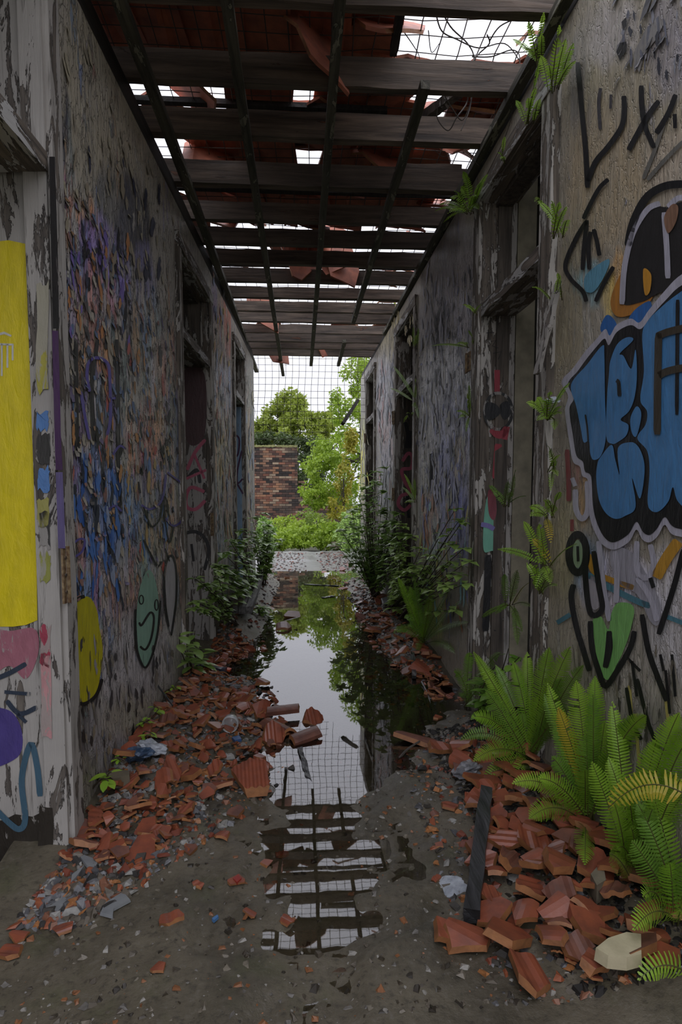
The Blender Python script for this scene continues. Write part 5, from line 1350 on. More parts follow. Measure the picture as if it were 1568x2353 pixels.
def fern(label, base, fronds, group=None, mat='fern', default_w=0.03, extra=0, size=1.0):
    """fronds: (tip point, rise, width, material or None[, own base])"""
    root = empty('sword_fern', base, label=label, cat='fern', group=group)
    fronds = list(fronds)
    for k in range(extra):
        a = rf.uniform(-0.2, math.pi + 0.2); el = rf.uniform(0.85, 1.35); L = rf.uniform(0.30, 0.50) * size
        d = Vector((-math.sin(a) * math.cos(el), -math.cos(a) * math.cos(el) * .9, math.sin(el)))
        q = Vector(base) + d * L
        lim = WR.x_at(q.y) - 0.05
        if q.x > lim: q.x = lim - rf.uniform(0, .06)
        if el < 0.6: q.z = max(q.z - .05, hf(q.x, q.y) + .03)
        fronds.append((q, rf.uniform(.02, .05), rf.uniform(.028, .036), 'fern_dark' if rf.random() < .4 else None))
    for f in fronds:
        b = f[4] if len(f) > 4 and f[4] is not None else Vector(base) + Vector((rf.uniform(-.02, .02), rf.uniform(-.02, .02), 0))
        m_ = f[3] or mat
        L = (Vector(f[0]) - Vector(b)).length
        mb, _ = frond_mesh(b, f[0], f[1], (f[2] or default_w) * 1.0, n=max(14, min(52, int(L / 0.0095))))
        o = mb.build('frond', [M[m_], M['rachis']], root)
    return root
def cam_pt(px, py, depth, keep=0.05):   # point on a pixel's ray at a distance down the corridor, kept clear of the walls
    p = on_y(px, py, depth)
    for W in (WL, WR):
        if (p - W.b).dot(W.n) < keep and (p - W.b).dot(W.d) < (L_END if W is WL else R_END):
            a_, z_ = W.hit(px, py, keep); p = W.pt(a_, z_, keep)
    return p
def gbase(px, py, W=WR, o=0.06):    # rooted on the floor
    p = on_z(px, py); x = min(p.x, W.x_at(p.y) - o) if W is WR else max(p.x, W.x_at(p.y) + o)
    return Vector((x, p.y, hf(x, p.y)))
A = gbase(1235, 1800)
fern('tall bright sword fern clump at the foot of the near right door frame', A, [
    (cam_pt(1086, 1648, A.y - .05), .10, .034, None), (cam_pt(1090, 1748, A.y - .18), .09, .032, None), (cam_pt(1310, 1488, A.y + .05), .05, .036, None), (cam_pt(1262, 1490, A.y + .12), .05, .038, None),
    (cam_pt(1212, 1500, A.y + .1), .05, .03, None), (cam_pt(1180, 1522, A.y + .05), .05, .03, None), (cam_pt(1140, 1530, A.y + .15), .05, .028, 'fern_dark'), (cam_pt(1112, 1795, A.y - .1), .07, .03, None),
    (cam_pt(1165, 1830, A.y - .2), .08, .03, None), (cam_pt(1340, 1530, A.y - .05), .07, .03, 'fern_dark'), (cam_pt(1290, 1560, A.y), .05, .034, 'fern_dark'), (cam_pt(1240, 1600, A.y - .03), .05, .034, None),
    (cam_pt(1330, 1620, A.y - .1), .06, .03, 'fern_dark'), (cam_pt(1200, 1640, A.y), .04, .03, 'fern_dark'), (cam_pt(1060, 1700, A.y + .1), .12, .028, 'fern_dark')], extra=4)
B = gbase(1400, 1955)
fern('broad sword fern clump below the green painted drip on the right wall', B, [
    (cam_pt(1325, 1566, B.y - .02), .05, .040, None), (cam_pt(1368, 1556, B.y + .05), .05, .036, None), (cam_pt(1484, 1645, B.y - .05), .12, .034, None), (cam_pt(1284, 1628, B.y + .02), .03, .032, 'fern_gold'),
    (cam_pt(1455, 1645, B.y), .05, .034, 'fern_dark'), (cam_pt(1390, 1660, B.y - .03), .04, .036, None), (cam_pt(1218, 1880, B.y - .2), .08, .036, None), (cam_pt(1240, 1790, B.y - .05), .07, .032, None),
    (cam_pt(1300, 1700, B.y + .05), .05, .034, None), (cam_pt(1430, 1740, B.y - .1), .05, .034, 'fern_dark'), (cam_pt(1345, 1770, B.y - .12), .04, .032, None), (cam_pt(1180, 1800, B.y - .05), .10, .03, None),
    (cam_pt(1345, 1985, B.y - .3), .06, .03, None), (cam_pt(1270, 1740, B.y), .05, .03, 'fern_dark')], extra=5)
Cc = gbase(1540, 2090)
fern('arching sword fern clump at the right with a yellowing frond', Cc, [
    (cam_pt(1600, 1690, Cc.y - .05), .16, .040, None), (cam_pt(1560, 1640, Cc.y + .05), .08, .036, None), (cam_pt(1398, 1858, Cc.y - .1), .12, .036, 'fern_gold', cam_pt(1620, 1860, Cc.y - .12)), (cam_pt(1475, 1770, Cc.y), .08, .034, None),
    (cam_pt(1510, 1700, Cc.y + .05), .07, .034, None), (cam_pt(1440, 1800, Cc.y - .05), .05, .034, None), (cam_pt(1550, 1780, Cc.y - .08), .07, .036, None), (cam_pt(1450, 1900, Cc.y - .1), .05, .032, None),
    (cam_pt(1600, 1800, Cc.y - .15), .06, .034, 'fern_dark'), (cam_pt(1500, 1860, Cc.y - .15), .05, .034, 'fern_dark'), (cam_pt(1420, 1950, Cc.y - .1), .06, .03, None)], extra=5)
Dd = gbase(1560, 2200)
fern('low sword fern clump beside the cream slab with short upright fronds', Dd, [
    (cam_pt(1402, 1962, Dd.y - .12), .03, .026, None, gbase(1450, 2110) + Vector((0, 0, .01))), (cam_pt(1540, 1985, Dd.y - .05), .04, .03, None), (cam_pt(1458, 2135, Dd.y - .12), .07, .03, None), (cam_pt(1480, 2060, Dd.y - .1), .06, .028, None),
    (cam_pt(1590, 1990, Dd.y - .1), .06, .03, 'fern_dark'), (cam_pt(1568, 2100, Dd.y - .2), .05, .03, None), (cam_pt(1470, 2250, Dd.y - .18), .06, .026, None, gbase(1590, 2330))], extra=6, size=.7)
Ee = gbase(1010, 1500, WR, .04)
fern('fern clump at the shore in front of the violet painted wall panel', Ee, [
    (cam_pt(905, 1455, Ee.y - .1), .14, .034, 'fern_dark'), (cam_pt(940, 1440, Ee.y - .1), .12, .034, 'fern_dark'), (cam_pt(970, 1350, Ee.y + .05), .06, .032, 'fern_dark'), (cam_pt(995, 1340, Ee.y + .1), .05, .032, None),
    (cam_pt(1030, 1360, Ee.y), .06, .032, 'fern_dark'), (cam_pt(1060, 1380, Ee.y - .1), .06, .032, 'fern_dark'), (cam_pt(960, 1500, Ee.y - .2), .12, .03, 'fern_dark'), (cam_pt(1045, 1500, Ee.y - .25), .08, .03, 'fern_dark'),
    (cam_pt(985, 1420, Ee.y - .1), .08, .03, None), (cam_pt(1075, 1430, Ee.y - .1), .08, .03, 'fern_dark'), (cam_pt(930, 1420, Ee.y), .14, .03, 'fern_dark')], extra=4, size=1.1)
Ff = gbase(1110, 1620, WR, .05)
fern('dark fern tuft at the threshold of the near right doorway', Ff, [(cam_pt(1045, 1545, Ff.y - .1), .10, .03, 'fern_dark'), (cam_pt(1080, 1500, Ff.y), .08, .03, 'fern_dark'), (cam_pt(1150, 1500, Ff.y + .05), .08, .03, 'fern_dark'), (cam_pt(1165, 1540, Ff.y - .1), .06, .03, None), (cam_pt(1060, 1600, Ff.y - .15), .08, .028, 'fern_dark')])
def wfern(label, W, px, py, tips, o=0.035, mat='fern', w=0.02, rise=0.03, reach=0.05, group='ferns rooted in the right wall'):
    """small fern rooted in a wall or frame"""
    s_, z_ = W.hit(px, py, o); b = W.pt(s_, z_, o)
    fr_ = []
    for tp in tips:
        x, y = tp[0], tp[1]
        oo = o + (tp[2] if len(tp) > 2 else reach)
        a_, zz = W.hit(x, y, oo)
        fr_.append((W.pt(a_, zz, oo), rise, w * .68 * rf.uniform(.85, 1.1), tp[3] if len(tp) > 3 else mat))
    return fern(label, b, fr_, group)
wfern('fern tuft high on the near right frame where the plaster starts', WR, 1287, 545, [(1240, 465), (1268, 462), (1286, 465), (1302, 475), (1306, 505)])
wfern('fern tuft at the very top of the near right frame', WR, 1272, 208, [(1244, 130), (1286, 60), (1318, 100), (1300, 90), (1262, 150), (1322, 140)], w=0.024)
wfern('bright leafy fern above the top of the right wall', WR, 1235, 150, [(1205, 110), (1215, 50), (1250, 30), (1180, 90), (1245, 80)], w=0.022)
wfern('fern tuft on the right wall plate below the first gap', WR, 1222, 285, [(1187, 232), (1215, 225), (1232, 200), (1238, 150), (1240, 228)], w=0.02)
wfern('thin fern hanging under the right wall plate', WR, 1160, 375, [(1160, 315), (1152, 365), (1145, 350)], w=0.016)
wfern('bushy fern sitting on the wall top beside the fourth joist', WR, 1082, 490, [(1010, 470, .12), (1020, 510, .1), (1035, 455, .1), (1060, 430, .05), (1045, 440, .1), (1105, 420, .05), (1120, 400, .05), (1000, 485, .12), (1065, 395, .05), (1095, 450, .05), (1030, 490, .12), (1100, 480, .03)], w=0.03, rise=0.06)
wfern('single pale frond on the near right frame post', WR, 1250, 470, [(1230, 462), (1238, 468)], w=0.016)
wfern('small fern on the splintered strip of the near right frame', WR, 1280, 690, [(1225, 660, .1), (1283, 628), (1285, 640)], w=0.016)
wfern('fern with a long curled frond beside the blue letters', WR, 1262, 965, [(1308, 880, .06), (1212, 925, .08), (1235, 915), (1255, 920), (1290, 935), (1275, 985), (1290, 950), (1235, 965), (1265, 900)], w=0.024)
wfern('narrow fern growing down the near right frame post', WR, 1266, 1085, [(1260, 1025), (1288, 1045), (1275, 1060), (1282, 1092), (1266, 1125)], w=0.018)
wfern('fern with a golden hanging frond on the near right frame post', WR, 1264, 1190, [(1220, 1185, .08), (1287, 1130), (1250, 1150), (1266, 1245, .03, 'fern_gold'), (1262, 1150), (1218, 1165)], w=0.026)
wfern('large fern with long side fronds low on the near right frame post', WR, 1258, 1300, [(1146, 1262, .12), (1205, 1200, .08), (1240, 1205), (1326, 1250, .06), (1232, 1350), (1240, 1290), (1265, 1340), (1225, 1240, .05, 'fern_gold')], w=0.026)
wfern('drooping fern pair at the foot of the near right frame post', WR, 1250, 1365, [(1212, 1295), (1230, 1300), (1275, 1310), (1280, 1345), (1225, 1330)], w=0.024)
s_in = Vector(WR.pt(R1[1] - 0.03, 1.0, -0.1))
wfern('fern rooted on the painted far jamb of the near right doorway', WR, 1163, 1165, [(1125, 1115), (1185, 1080), (1170, 1100), (1210, 1140), (1135, 1130), (1175, 1130)], o=-0.08, mat='fern_dark', w=0.024)
wfern('fern low on the far jamb with long drooping fronds', WR, 1172, 1390, [(1105, 1420), (1225, 1395), (1200, 1450), (1140, 1410), (1190, 1310), (1215, 1340, .05, 'fern_gold'), (1160, 1320), (1190, 1480)], o=-0.06, mat='fern_dark', w=0.028)
wfern('wispy fern on the wall edge left of the rusty hinge', WR, 1082, 800, [(992, 795, .12), (1070, 790), (1078, 760), (1050, 790, .05)], w=0.016)
wfern('thin drooping fern below the rusty hinge', WR, 1078, 960, [(1055, 960), (1075, 905), (1050, 945), (1072, 990), (1078, 880)], w=0.014)
wfern('small fern on the architrave above the transom', WR, 1095, 725, [(1065, 700), (1072, 705), (1108, 700)], w=0.014)
wfern('fern with two arching fronds on the middle right frame', WR, 957, 925, [(905, 842, .1), (897, 892, .1), (955, 870), (950, 935), (962, 960)], w=0.022, o=0.03)
wfern('upright fern at the top of the middle right frame', WR, 956, 800, [(950, 745), (962, 755), (957, 770)], w=0.018)
wfern('curling pale frond tuft inside the middle right doorway', WR, 945, 955, [(928, 970, .05), (935, 950), (948, 950)], w=0.018, mat='fern')
wfern('fern with three side fronds low on the middle right frame', WR, 957, 1155, [(930, 1090, .06), (925, 1120, .06), (930, 1155, .06), (952, 1100)], w=0.02)

# ------------------------------------------------------------------ leafy plants
def leaf_proto(name, mat, l=1.0, w=0.5):
    mb = MB(); rows = []
    for i in range(5):
        f = i / 4; ww = w / 2 * math.sin(math.pi * min(1, f * 0.86 + 0.12)) ** 0.8 if f < 1 else 0.0
        z = -0.22 * f * f * l
        rows.append([(-ww, f * l, z + 0.14 * ww), (0, f * l, z), (ww, f * l, z + 0.14 * ww)])
    mb.grid(rows); return mb.mesh(name, mat, smooth=True)
LEAFS = {k: leaf_proto('leaf', M[k], 1.0, 0.56) for k in ('leaf_shrub', 'fern_dark', 'leaf_lime', 'fern')}
rl = random.Random(77)
def orient(d, up=Vector((0, 0, 1))):
    y_ = d.normalized(); x_ = y_.cross(up)
    if x_.length < 1e-3: x_ = Vector((1, 0, 0))
    x_.normalize(); z_ = x_.cross(y_)
    return Matrix((x_, y_, z_)).transposed()
def leafy(name, label, cat, base, stems, leaf_size, mat, group=None, each=True, n_leaf=9, leafmat=None):
    """stems: list of tip points; leaves in alternating pairs up each stem"""
    root = empty(name, base, label=label, cat=cat, group=group)
    big_ = MB()
    if not each: stems = [s_ for tp in stems for s_ in (tp, Vector(tp) + Vector((rl.uniform(-.12, .12), rl.uniform(-.2, .2), rl.uniform(-.18, .04))))]
    for tip in stems:
        tip = Vector(tip); tip.x = max(WL.x_at(tip.y) + .07, min(WR.x_at(tip.y) - .07, tip.x))
        b = Vector(base) + Vector((rl.uniform(-.03, .03), rl.uniform(-.03, .03), 0))
        mid = b.lerp(tip, 0.5) + Vector((rl.uniform(-.05, .05), rl.uniform(-.05, .05), 0.04))
        P = lambda t_: b * (1 - t_) ** 2 + mid * (2 * t_ * (1 - t_)) + tip * t_ ** 2
        mb = MB(); mb.tube([P(i / 6) for i in range(7)], 0.004 if each else 0.006, 0.002, 5); stem_o = mb.build('stem', M['stem'], root)
        for i in range(n_leaf if each else int(n_leaf * 1.5)):
            t_ = 0.25 + 0.75 * (i + rl.random() * .6) / n_leaf
            c = P(min(1, t_))
            a = rl.uniform(0, 6.28)
            for k in (0, math.pi):
                d = Vector((math.cos(a + k), math.sin(a + k), rl.uniform(-0.25, 0.35)))
                sz = leaf_size * rl.uniform(0.55, 1.15)
                tx = c.x + d.x * sz
                if not (WL.x_at(c.y) + .01 < tx < WR.x_at(c.y) - .01): d.x = -d.x
                m3 = orient(d) * sz
                if each:
                    o = link('leaf', LEAFS[mat], stem_o)
                    o.matrix_local = Matrix.Translation(c - Vector(base) + d * 0.01) @ m3.to_4x4()
                else:
                    for f_ in (0,):
                        ww = 0.34
                        pts = [m3 @ Vector(q) + c for q in ((0, 0, 0), (-ww, .45, .04), (0, .5, -.03), (ww, .45, .04), (0, 1, -.2))]
                        big_.face([pts[0], pts[2], pts[1]]); big_.face([pts[0], pts[3], pts[2]]); big_.face([pts[1], pts[2], pts[4]]); big_.face([pts[2], pts[3], pts[4]])
    if big_.v: tag(big_.build('foliage', M[leafmat or mat], root), kind='stuff')
    return root
b = gbase(425, 1575, WL, .04)
leafy('broadleaf_weed', 'leafy green weed at the base of the left doorway by the blue grey strip', 'weed', b, [cam_pt(440, 1450, b.y), cam_pt(415, 1480, b.y - .05), cam_pt(460, 1490, b.y), cam_pt(425, 1520, b.y - .05), cam_pt(405, 1455, b.y)], 0.085, 'leaf_shrub', n_leaf=4)
for px, py, sz, lb in ((205, 1885, .055, 'four leaved bright weed against the left wall near the jamb'), (300, 1722, .045, 'small round leaved weed halfway along the left wall'), (285, 1745, .035, 'tiny weed between wall and shards below the round leaved one'), (355, 1650, .03, 'little sprouting weed under the mint face'), (338, 1770, .03, 'tiny sprout beside the silvery bag'), (325, 1660, .03, 'tiny weed at the wall foot beside the dark rod'), (240, 1830, .02, 'lone seedling by the long flat stone')):
    b = gbase(px, py, WL, .02) + Vector((0, 0, 0.02))
    leafy('broadleaf_weed', lb, 'weed', b, [b + Vector((rl.uniform(-.01, .05), rl.uniform(-.05, .0), sz * 1.3)), b + Vector((rl.uniform(0, .06), -.03, sz))], sz, 'fern', n_leaf=2)
for px, py, tips, lb, sz in ((500, 1400, [(505, 1270), (520, 1240), (545, 1220), (560, 1240), (500, 1330), (490, 1300), (500, 1350), (480, 1340)], 'tall nettle like weeds crowding the left wall beyond the doorway', .10),
                            (590, 1365, [(575, 1190), (612, 1205), (600, 1235), (572, 1225), (630, 1250), (590, 1250), (622, 1225), (625, 1270), (602, 1180), (640, 1240)], 'bright leafy weed patch at the far end of the left wall', .11),
                            (455, 1470, [(440, 1330), (462, 1345), (450, 1380), (470, 1400), (435, 1400)], 'weed climbing the foot of the left doorway jamb', .07),
                            (585, 1420, [(570, 1410), (590, 1430), (600, 1420), (575, 1440), (610, 1400)], 'low dark weed hanging into the puddle below the plank', .09)):
    b = gbase(px, py, WL, .12)
    leafy('broadleaf_weed', lb, 'weed', b, [cam_pt(x, y, b.y + rl.uniform(-.3, .3)) for x, y in tips], sz, 'leaf_shrub', each=False, n_leaf=8)
b = gbase(905, 1385, WR, .10)
leafy('leafy_shrub', 'many stemmed dark shrub in front of the middle right doorway', 'shrub', b, [cam_pt(x + rl.uniform(-12, 12), y, b.y + rl.uniform(-.5, .3)) for x, y in
      ((800, 1190), (820, 1160), (845, 1120), (870, 1085), (880, 1075), (855, 1150), (905, 1130), (920, 1180), (890, 1180), (835, 1210), (815, 1240), (860, 1230), (900, 1240), (930, 1230), (795, 1220), (840, 1270), (880, 1280), (925, 1280), (810, 1280), (865, 1110), (830, 1140), (890, 1210), (870, 1310), (910, 1200))], 0.105, 'leaf_shrub', each=False, n_leaf=9)
b = gbase(950, 1420, WR, .06)
leafy('leafy_shrub', 'smaller leafy shrub between the dark shrub and the shore fern', 'shrub', b, [cam_pt(x, y, b.y + rl.uniform(-.2, .2)) for x, y in ((935, 1210), (955, 1230), (975, 1260), (945, 1270), (965, 1300), (925, 1320), (985, 1310), (940, 1350), (960, 1360), (920, 1370))], 0.085, 'leaf_shrub', each=False, n_leaf=9)
b = gbase(1062, 1440, WR, .04)
leafy('leafy_shrub', 'slender climbing weed against the violet wall panel', 'shrub', b, [cam_pt(x, y, b.y + rl.uniform(-.1, .1)) for x, y in ((1055, 1170), (1070, 1200), (1040, 1230), (1075, 1260), (1050, 1290), (1065, 1320), (1080, 1340))], 0.075, 'leaf_shrub', each=False, n_leaf=7)
b = gbase(1190, 1660, WR, .05)
leafy('broadleaf_weed', 'broad oval leaved weed in the threshold behind the tall fern clump', 'weed', b, [cam_pt(1180, 1490, b.y + .1), cam_pt(1150, 1530, b.y), cam_pt(1120, 1560, b.y - .05), cam_pt(1145, 1590, b.y - .1), cam_pt(1205, 1510, b.y + .1), cam_pt(1190, 1560, b.y), cam_pt(1160, 1620, b.y - .1)], 0.085, 'fern_dark', n_leaf=4)

# hanging dry vines at the open corner of the roof
def vine(label, pts, r=0.0035, z=3.0):
    P = [on_z(x, y, zz) for x, y, zz in pts]
    mb = MB(); mb.tube(catmull(P, 6), r, r * 0.6, 5); return tag(mb.build('dry_vine', M['twig'], origin=P[0]), label, 'vine', 'dry vines hanging at the roof gap')
VL = 'thin dry vine strand hanging from the wire mesh over the roof gap'
vine(VL, [(1005, 0, 3.1), (1035, 60, 3.09), (1075, 100, 3.08), (1090, 135, 3.05), (1085, 200, 2.95), (1080, 250, 2.85), (1060, 300, 2.72)])
vine(VL, [(1120, 80, 3.1), (1125, 100, 3.1), (1100, 125, 3.08), (1085, 150, 3.0), (1088, 210, 2.9), (1065, 275, 2.78), (1040, 250, 2.8), (1015, 205, 2.88)])
vine(VL, [(1000, 20, 3.1), (1015, 70, 3.1), (1050, 90, 3.08), (1100, 110, 3.06), (1160, 100, 3.06), (1195, 140, 3.0)])
vine(VL, [(1070, 170, 2.95), (1075, 230, 2.9), (1050, 270, 2.8), (1030, 300, 2.75), (1005, 270, 2.8), (1010, 230, 2.86)])
vine(VL, [(1125, 95, 3.1), (1150, 60, 3.1), (1200, 35, 3.1), (1215, 10, 3.1)])
vine(VL, [(930, 75, 3.1), (960, 120, 3.1), (965, 140, 3.1)], 0.0025)
vine(VL, [(985, 70, 3.1), (992, 120, 3.08), (1010, 100, 3.1)], 0.0025)
vine(VL, [(1085, 130, 3.06), (1130, 130, 3.05), (1180, 115, 3.05), (1195, 150, 2.98), (1170, 290, 2.74), (1120, 400, 2.62)], 0.003)
vine(VL, [(1215, 190, 2.9), (1205, 300, 2.7), (1190, 400, 2.55)], 0.004)
vine(VL, [(1100, 380, 2.75), (1060, 350, 2.78), (1020, 360, 2.8), (1000, 345, 2.82)], 0.002)

# leaning dark pole at the far right end
a = WR.pt(R_END - 0.15, 2.45, 0.06); bq = on_y(788, 974, a.y - 0.6)
mb = MB(); dd = (bq - a).normalized(); sd = dd.cross(Vector((0, 1, 0))).normalized()
mb.beam(a, bq, sd * 0.022, sd.cross(dd) * 0.022, 8, 0.002)
tag(mb.build('hanging_batten', M['plate'], origin=a), 'dark broken batten slanting down from the far right wall top', 'timber')

# ------------------------------------------------------------------ garden
ground = mat_plain('garden_soil', (0.07, 0.075, 0.03, 1), (0.04, 0.035, 0.02, 1), 1.5, 0.9, 0.5)
mb = MB(); mb.face([(-60, 12.5, -0.12), (60, 12.5, -0.12), (60, 120, -0.12), (-60, 120, -0.12)])
for x0, x1 in ((-60, -0.95), (0.75, 60)): mb.face([(x0, 9.0, -0.12), (x1, 9.0, -0.12), (x1, 12.5, -0.12), (x0, 12.5, -0.12)])
mb.face([(-60, -40, -0.12), (60, -40, -0.12), (60, 9.0, -0.12), (-60, 9.0, -0.12)])
tag(mb.build('garden_ground', ground), 'overgrown garden ground beyond the corridor', kind='structure')
rt = np.random.RandomState(8)
def leaf_cloud(name, centres, radii, n, size, mat, parent, droop=0.3, shell=0.55):
    """individual small leaves in clumps; one mesh"""
    V, Fc = [], []
    m = len(centres)
    k = rt.randint(0, m, n)
    C_ = np.array(centres)[k]; Rr = np.array(radii)[k]
    d = rt.normal(size=(n, 3)); d /= np.linalg.norm(d, axis=1)[:, None]
    rad = (shell + (1 - shell) * rt.rand(n))[:, None]
    P = C_ + d * rad * Rr
    ax = rt.normal(size=(n, 3)) + d * 0.8; ax[:, 2] -= droop; ax /= np.linalg.norm(ax, axis=1)[:, None]
    sd = np.cross(ax, rt.normal(size=(n, 3))); sd /= np.linalg.norm(sd, axis=1)[:, None] + 1e-9
    nr = np.cross(ax, sd)
    s = (size * rt.uniform(0.6, 1.2, n))[:, None]
    v0 = P; v1 = P + ax * s * .5 + sd * s * .27 + nr * s * .05; v2 = P + ax * s - nr * s * .1; v3 = P + ax * s * .5 - sd * s * .27 + nr * s * .05
    V = np.stack([v0, v1, v2, v3], 1).reshape(-1, 3)
    F_ = (np.arange(n) * 4)[:, None] + np.array([[0, 1, 2, 3]])
    me = bpy.data.meshes.new(name); me.from_pydata((V - np.array(parent.location)).tolist(), [], F_.tolist()); me.materials.append(mat)
    o = link(name, me, parent); o['kind'] = 'stuff'; return o
def tree(name, label, base, trunk_top, crown, n, size, mat, clump, cat='tree', trunk_r=0.12, group=None, droop=0.3, branch=8, seed=0):
    """crown: list of (centre, (rx,ry,rz)); clumps sit on those ellipsoids"""
    rr2 = np.random.RandomState(seed)
    root = empty(name, base, label=label, cat=cat, group=group)
    b, tt = Vector(base), Vector(trunk_top)
    mb = MB(); mb.tube([b, b.lerp(tt, .5) + Vector((.1 * trunk_r, 0, 0)), tt], trunk_r, trunk_r * .5, 8); mb.build('trunk', M['bark'], root)
    cs, rs_ = [], []
    for c, r in crown:
        for i in range(clump):
            d = rr2.normal(size=3); d /= np.linalg.norm(d)
            k = rr2.uniform(0.45, 1.0)
            q = np.array(c) + d * np.array(r) * k
            if q[2] < 0.05: q[2] = 0.05
            cs.append(q); rs_.append(np.array(r) * rr2.uniform(0.16, 0.30))
    for i in range(branch):
        q = Vector(cs[rr2.randint(len(cs))]); st = b.lerp(tt, rr2.uniform(.4, 1))
        mb = MB(); mb.tube(catmull([st, st.lerp(q, .5) + Vector((0, 0, .08 * (q - st).length)), q], 4), trunk_r * .3, trunk_r * .08, 5); mb.build('branch', M['bark'], root)
    leaf_cloud('foliage', cs, rs_, n, size, mat, root, droop)
    return root
def gp(px, y): p = on_y(px, HORIZON, y); return Vector((p.x, y, -0.12))
# round crowned tree far behind the brick wall
Yt = 42.0; c0 = on_y(680, 985, Yt); sc = Yt / F_PX
cr = [((on_y(x, y, Yt + dy))[:], (rx * sc, rx * sc, ry * sc)) for x, y, rx, ry, dy in ((675, 935, 48, 34, 0), (640, 960, 36, 34, 1), (715, 965, 42, 36, -1), (615, 990, 32, 30, 0), (745, 985, 34, 34, 0), (680, 990, 52, 40, -2), (600, 1010, 24, 24, 0))]
tree('round_tree', 'distant round crowned tree rising behind the brick wall', gp(680, Yt), (c0.x, Yt, c0.z), cr, 12000, 0.30, M['leaf_tree'], 26, trunk_r=0.3, seed=2)
# dark conifers behind the wall
Yd = 34.0; sc = Yd / F_PX
cr = [((on_y(x, y, Yd))[:], (rx * sc, rx * sc, ry * sc)) for x, y, rx, ry in ((600, 1020, 40, 26), (660, 1015, 40, 20), (705, 1080, 40, 50), (720, 1040, 40, 40))]
tree('dark_evergreen', 'dark evergreen bush between the brick wall and the leafy tree', gp(700, Yd), on_y(700, 1060, Yd)[:], cr, 6500, 0.22, M['leaf_dark'], 18, trunk_r=0.2, seed=4)
# tall loose tree on the right beyond the corridor
Yr = 15.5; sc = Yr / F_PX
cr = [((on_y(x, y, Yr + dy))[:], (rx * sc, rx * sc * 1.2, ry * sc)) for x, y, rx, ry, dy in ((830, 860, 50, 60, 0.8), (800, 950, 46, 60, 0), (850, 950, 60, 90, 1), (770, 1030, 50, 50, -.3), (820, 1060, 55, 60, .5), (735, 1075, 40, 40, -.6), (765, 1130, 55, 45, -.5), (820, 1160, 50, 50, 0), (725, 1140, 34, 26, -.8), (880, 1080, 60, 90, 1), (860, 850, 60, 60, 1.2), (900, 760, 60, 70, 1.5))]
tree('leafy_tree', 'tall loose leafed tree spreading behind the open right end of the corridor', gp(835, Yr), on_y(830, 950, Yr)[:], cr, 15000, 0.10, M['leaf_lime'], 26, trunk_r=0.07, droop=0.7, branch=16, seed=6)
Yr2 = 14.2; sc = Yr2 / F_PX
cr = [((on_y(x, y, Yr2))[:], (rx * sc, rx * sc, ry * sc)) for x, y, rx, ry in ((790, 1100, 26, 50), (770, 1170, 34, 30), (810, 1010, 18, 30))]
tree('yellowing_sapling', 'yellowing sapling in front of the tall leafy tree', gp(790, Yr2), on_y(790, 1100, Yr2)[:], cr, 1800, 0.09, M['leaf_yellow'], 14, trunk_r=0.03, droop=0.8, branch=6, seed=7)
# low bushes at the end of the slab
for i, (x, y, rx, ry, Yb, mt, lb) in enumerate(((632, 1238, 34, 26, 13.6, 'leaf_lime', 'low bright bush at the left end of the slab'), (690, 1238, 44, 30, 14.2, 'leaf_lime', 'low bright bush in the middle beyond the slab'), (750, 1228, 44, 34, 13.9, 'leaf_lime', 'low bright bush beyond the slab under the sapling'),
                                             (655, 1205, 50, 24, 16.5, 'leaf_lime', 'rear bush at the foot of the brick wall'), (810, 1220, 44, 44, 13.3, 'leaf_shrub', 'darker bush at the right end of the slab'), (610, 1215, 26, 30, 12.9, 'leaf_shrub', 'leafy bush just outside the left wall end'), (720, 1195, 50, 26, 17.5, 'leaf_tree', 'rear bush below the stepped brick wall'))):
    sc = Yb / F_PX; c = on_y(x, y, Yb)
    tree('low_bush', lb, gp(x, Yb), (c.x, Yb, max(.1, c.z)), [(c[:], (rx * sc, rx * sc, ry * sc)), ((c.x, Yb, 0.08), (rx * sc, rx * sc, max(.2, c.z)))], 2200, 0.085, M[mt], 24, 'bush', 0.02, None, 0.2, 5, 20 + i)
# brick wall with a stepped, swept end
t = NT('sooty_red_brick')
nb = t.noise(t.coords((5, 5, 5)), 1.0, 4, 0.6); nb2 = t.noise(t.coords((.8, .8, .8)), 1.0, 5, 0.65)
inf = t.add('ShaderNodeAttribute', attribute_name='paint')
col = t.mix(t.math('MULTIPLY', t.step(nb2, 0.38, 0.62), 0.8), inf.outputs['Color'], (0.035, 0.03, 0.027, 1))
t.base(col); t.rough(0.85); t.bump(nb, 0.4, 0.01); M['brick'] = t.mat
mortar = mat_plain('dark_mortar', (0.10, 0.09, 0.08, 1), (0.05, 0.045, 0.04, 1), 6, 0.9)
Yw = 23.0
bx0, bx1, bx2 = on_y(560, 1100, Yw).x, on_y(684, 1100, Yw).x, on_y(800, 1100, Yw).x
zt = on_y(640, 1024, Yw).z; zl = on_y(740, 1126, Yw).z
bw = empty('brick_wall', (bx0, Yw, -0.12), label='tall sooty red brick wall stepping down to the right behind the bushes', cat='brick wall')
mb = MB()
mb.beam(Vector((bx0, Yw + .14, (zt - .12) / 2)), Vector((bx1 - .006, Yw + .14, (zt - .12) / 2)), Vector((0, .12, 0)), Vector((0, 0, (zt + .1) / 2)))
mb.beam(Vector((bx1 - .006, Yw + .14, (zl - .12) / 2)), Vector((bx2, Yw + .14, (zl - .12) / 2)), Vector((0, .12, 0)), Vector((0, 0, (zl + .1) / 2)))
mb.build('mortar_core', mortar, bw)
V, Fc, Cc_ = [], [], []
rb = np.random.RandomState(12)
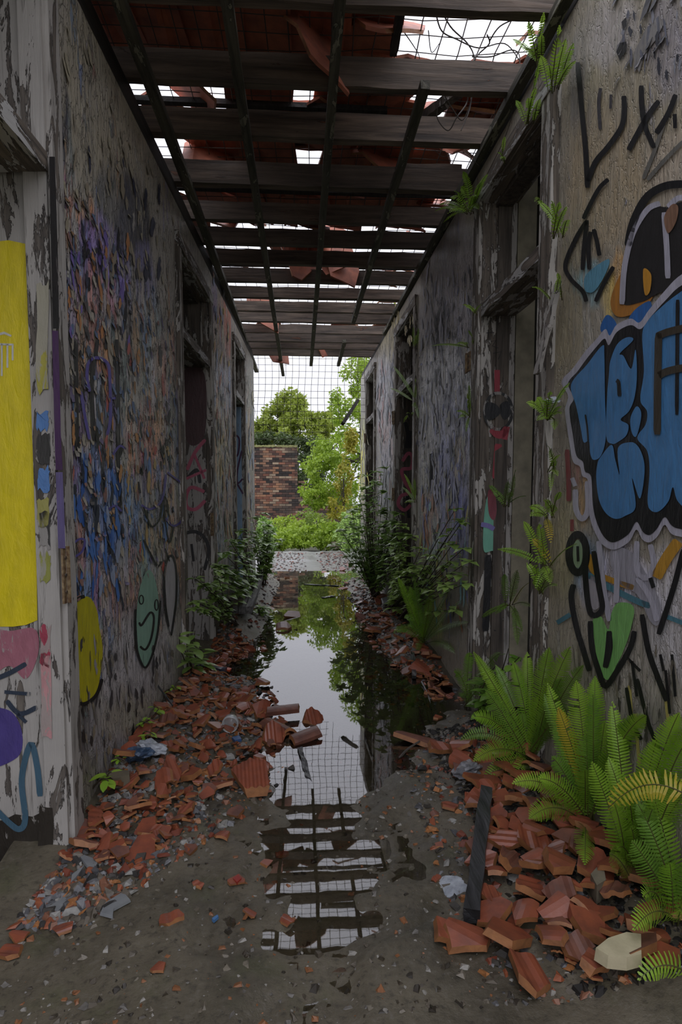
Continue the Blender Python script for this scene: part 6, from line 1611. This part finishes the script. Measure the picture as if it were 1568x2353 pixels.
pal = [s2l(c) for c in ((136, 92, 72), (118, 76, 60), (150, 110, 84), (96, 66, 56), (80, 60, 52), (128, 100, 82), (56, 46, 42), (158, 138, 116), (44, 38, 36), (104, 84, 72))]
row = 0; z = -0.10
while z < zt - 0.05:
    x = bx0 - (0.12 if row % 2 else 0)
    while x < bx2:
        xe = x + 0.23
        lim = zt if x < bx1 - 0.02 else zl + 0.45 * max(0, 1 - (x - bx1) / 0.45) ** 2
        if z + 0.076 <= lim + 0.03:
            xa, xb_ = max(x, bx0), (min(xe, bx1) if x < bx1 and z > zl else xe)
            if xb_ - xa > 0.03:
                yf = Yw - 0.004 - rb.rand() * 0.012; b_ = len(V)
                for yy_ in (yf, Yw + .27):
                    V += [(xa, yy_, z), (xb_, yy_, z), (xb_, yy_, z + .076), (xa, yy_, z + .076)]
                Cc_ += [pal[rb.randint(len(pal))]] * 8
                Fc += [(b_, b_ + 1, b_ + 2, b_ + 3), (b_ + 4, b_ + 7, b_ + 6, b_ + 5), (b_ + 3, b_ + 2, b_ + 6, b_ + 7), (b_, b_ + 4, b_ + 5, b_ + 1), (b_ + 1, b_ + 5, b_ + 6, b_ + 2), (b_ + 4, b_, b_ + 3, b_ + 7)]
        x = xe + 0.01
    z += 0.086; row += 1
me = bpy.data.meshes.new('brickwork'); me.from_pydata([(a - bx0, b - Yw, c + .12) for a, b, c in V], [], Fc); set_attr(me, Cc_); me.materials.append(M['brick'])
o = link('brickwork', me, bw); o['kind'] = 'stuff'
# lime bloom along the top course
mb = MB()
for i in range(40):
    x = bx0 + (bx1 - bx0) * i / 40; hh = 0.03 + 0.05 * abs(mnoise.noise((i * .7, 2, 3)))
    mb.beam(Vector((x, Yw + .12, zt - .02)), Vector((x + (bx1 - bx0) / 40, Yw + .12, zt - .02 + rb.uniform(-.01, .01))), Vector((0, .15, 0)), Vector((0, 0, hh)))
mb.build('lichen_cap', mat_plain('yellow_lichen', (0.30, 0.30, 0.12, 1), (0.14, 0.13, 0.06, 1), 8, 0.9, .6), bw)
# broken stone slab lying at the end of the floor
p = on_z(768, 1255, 0.0)
polyslab('flat_stone', [(752, 1258), (770, 1242), (800, 1246), (806, 1262), (770, 1266)], 0.12, M['stone'], 'grey brown boulder at the end of the slab under the tree', 'stone')
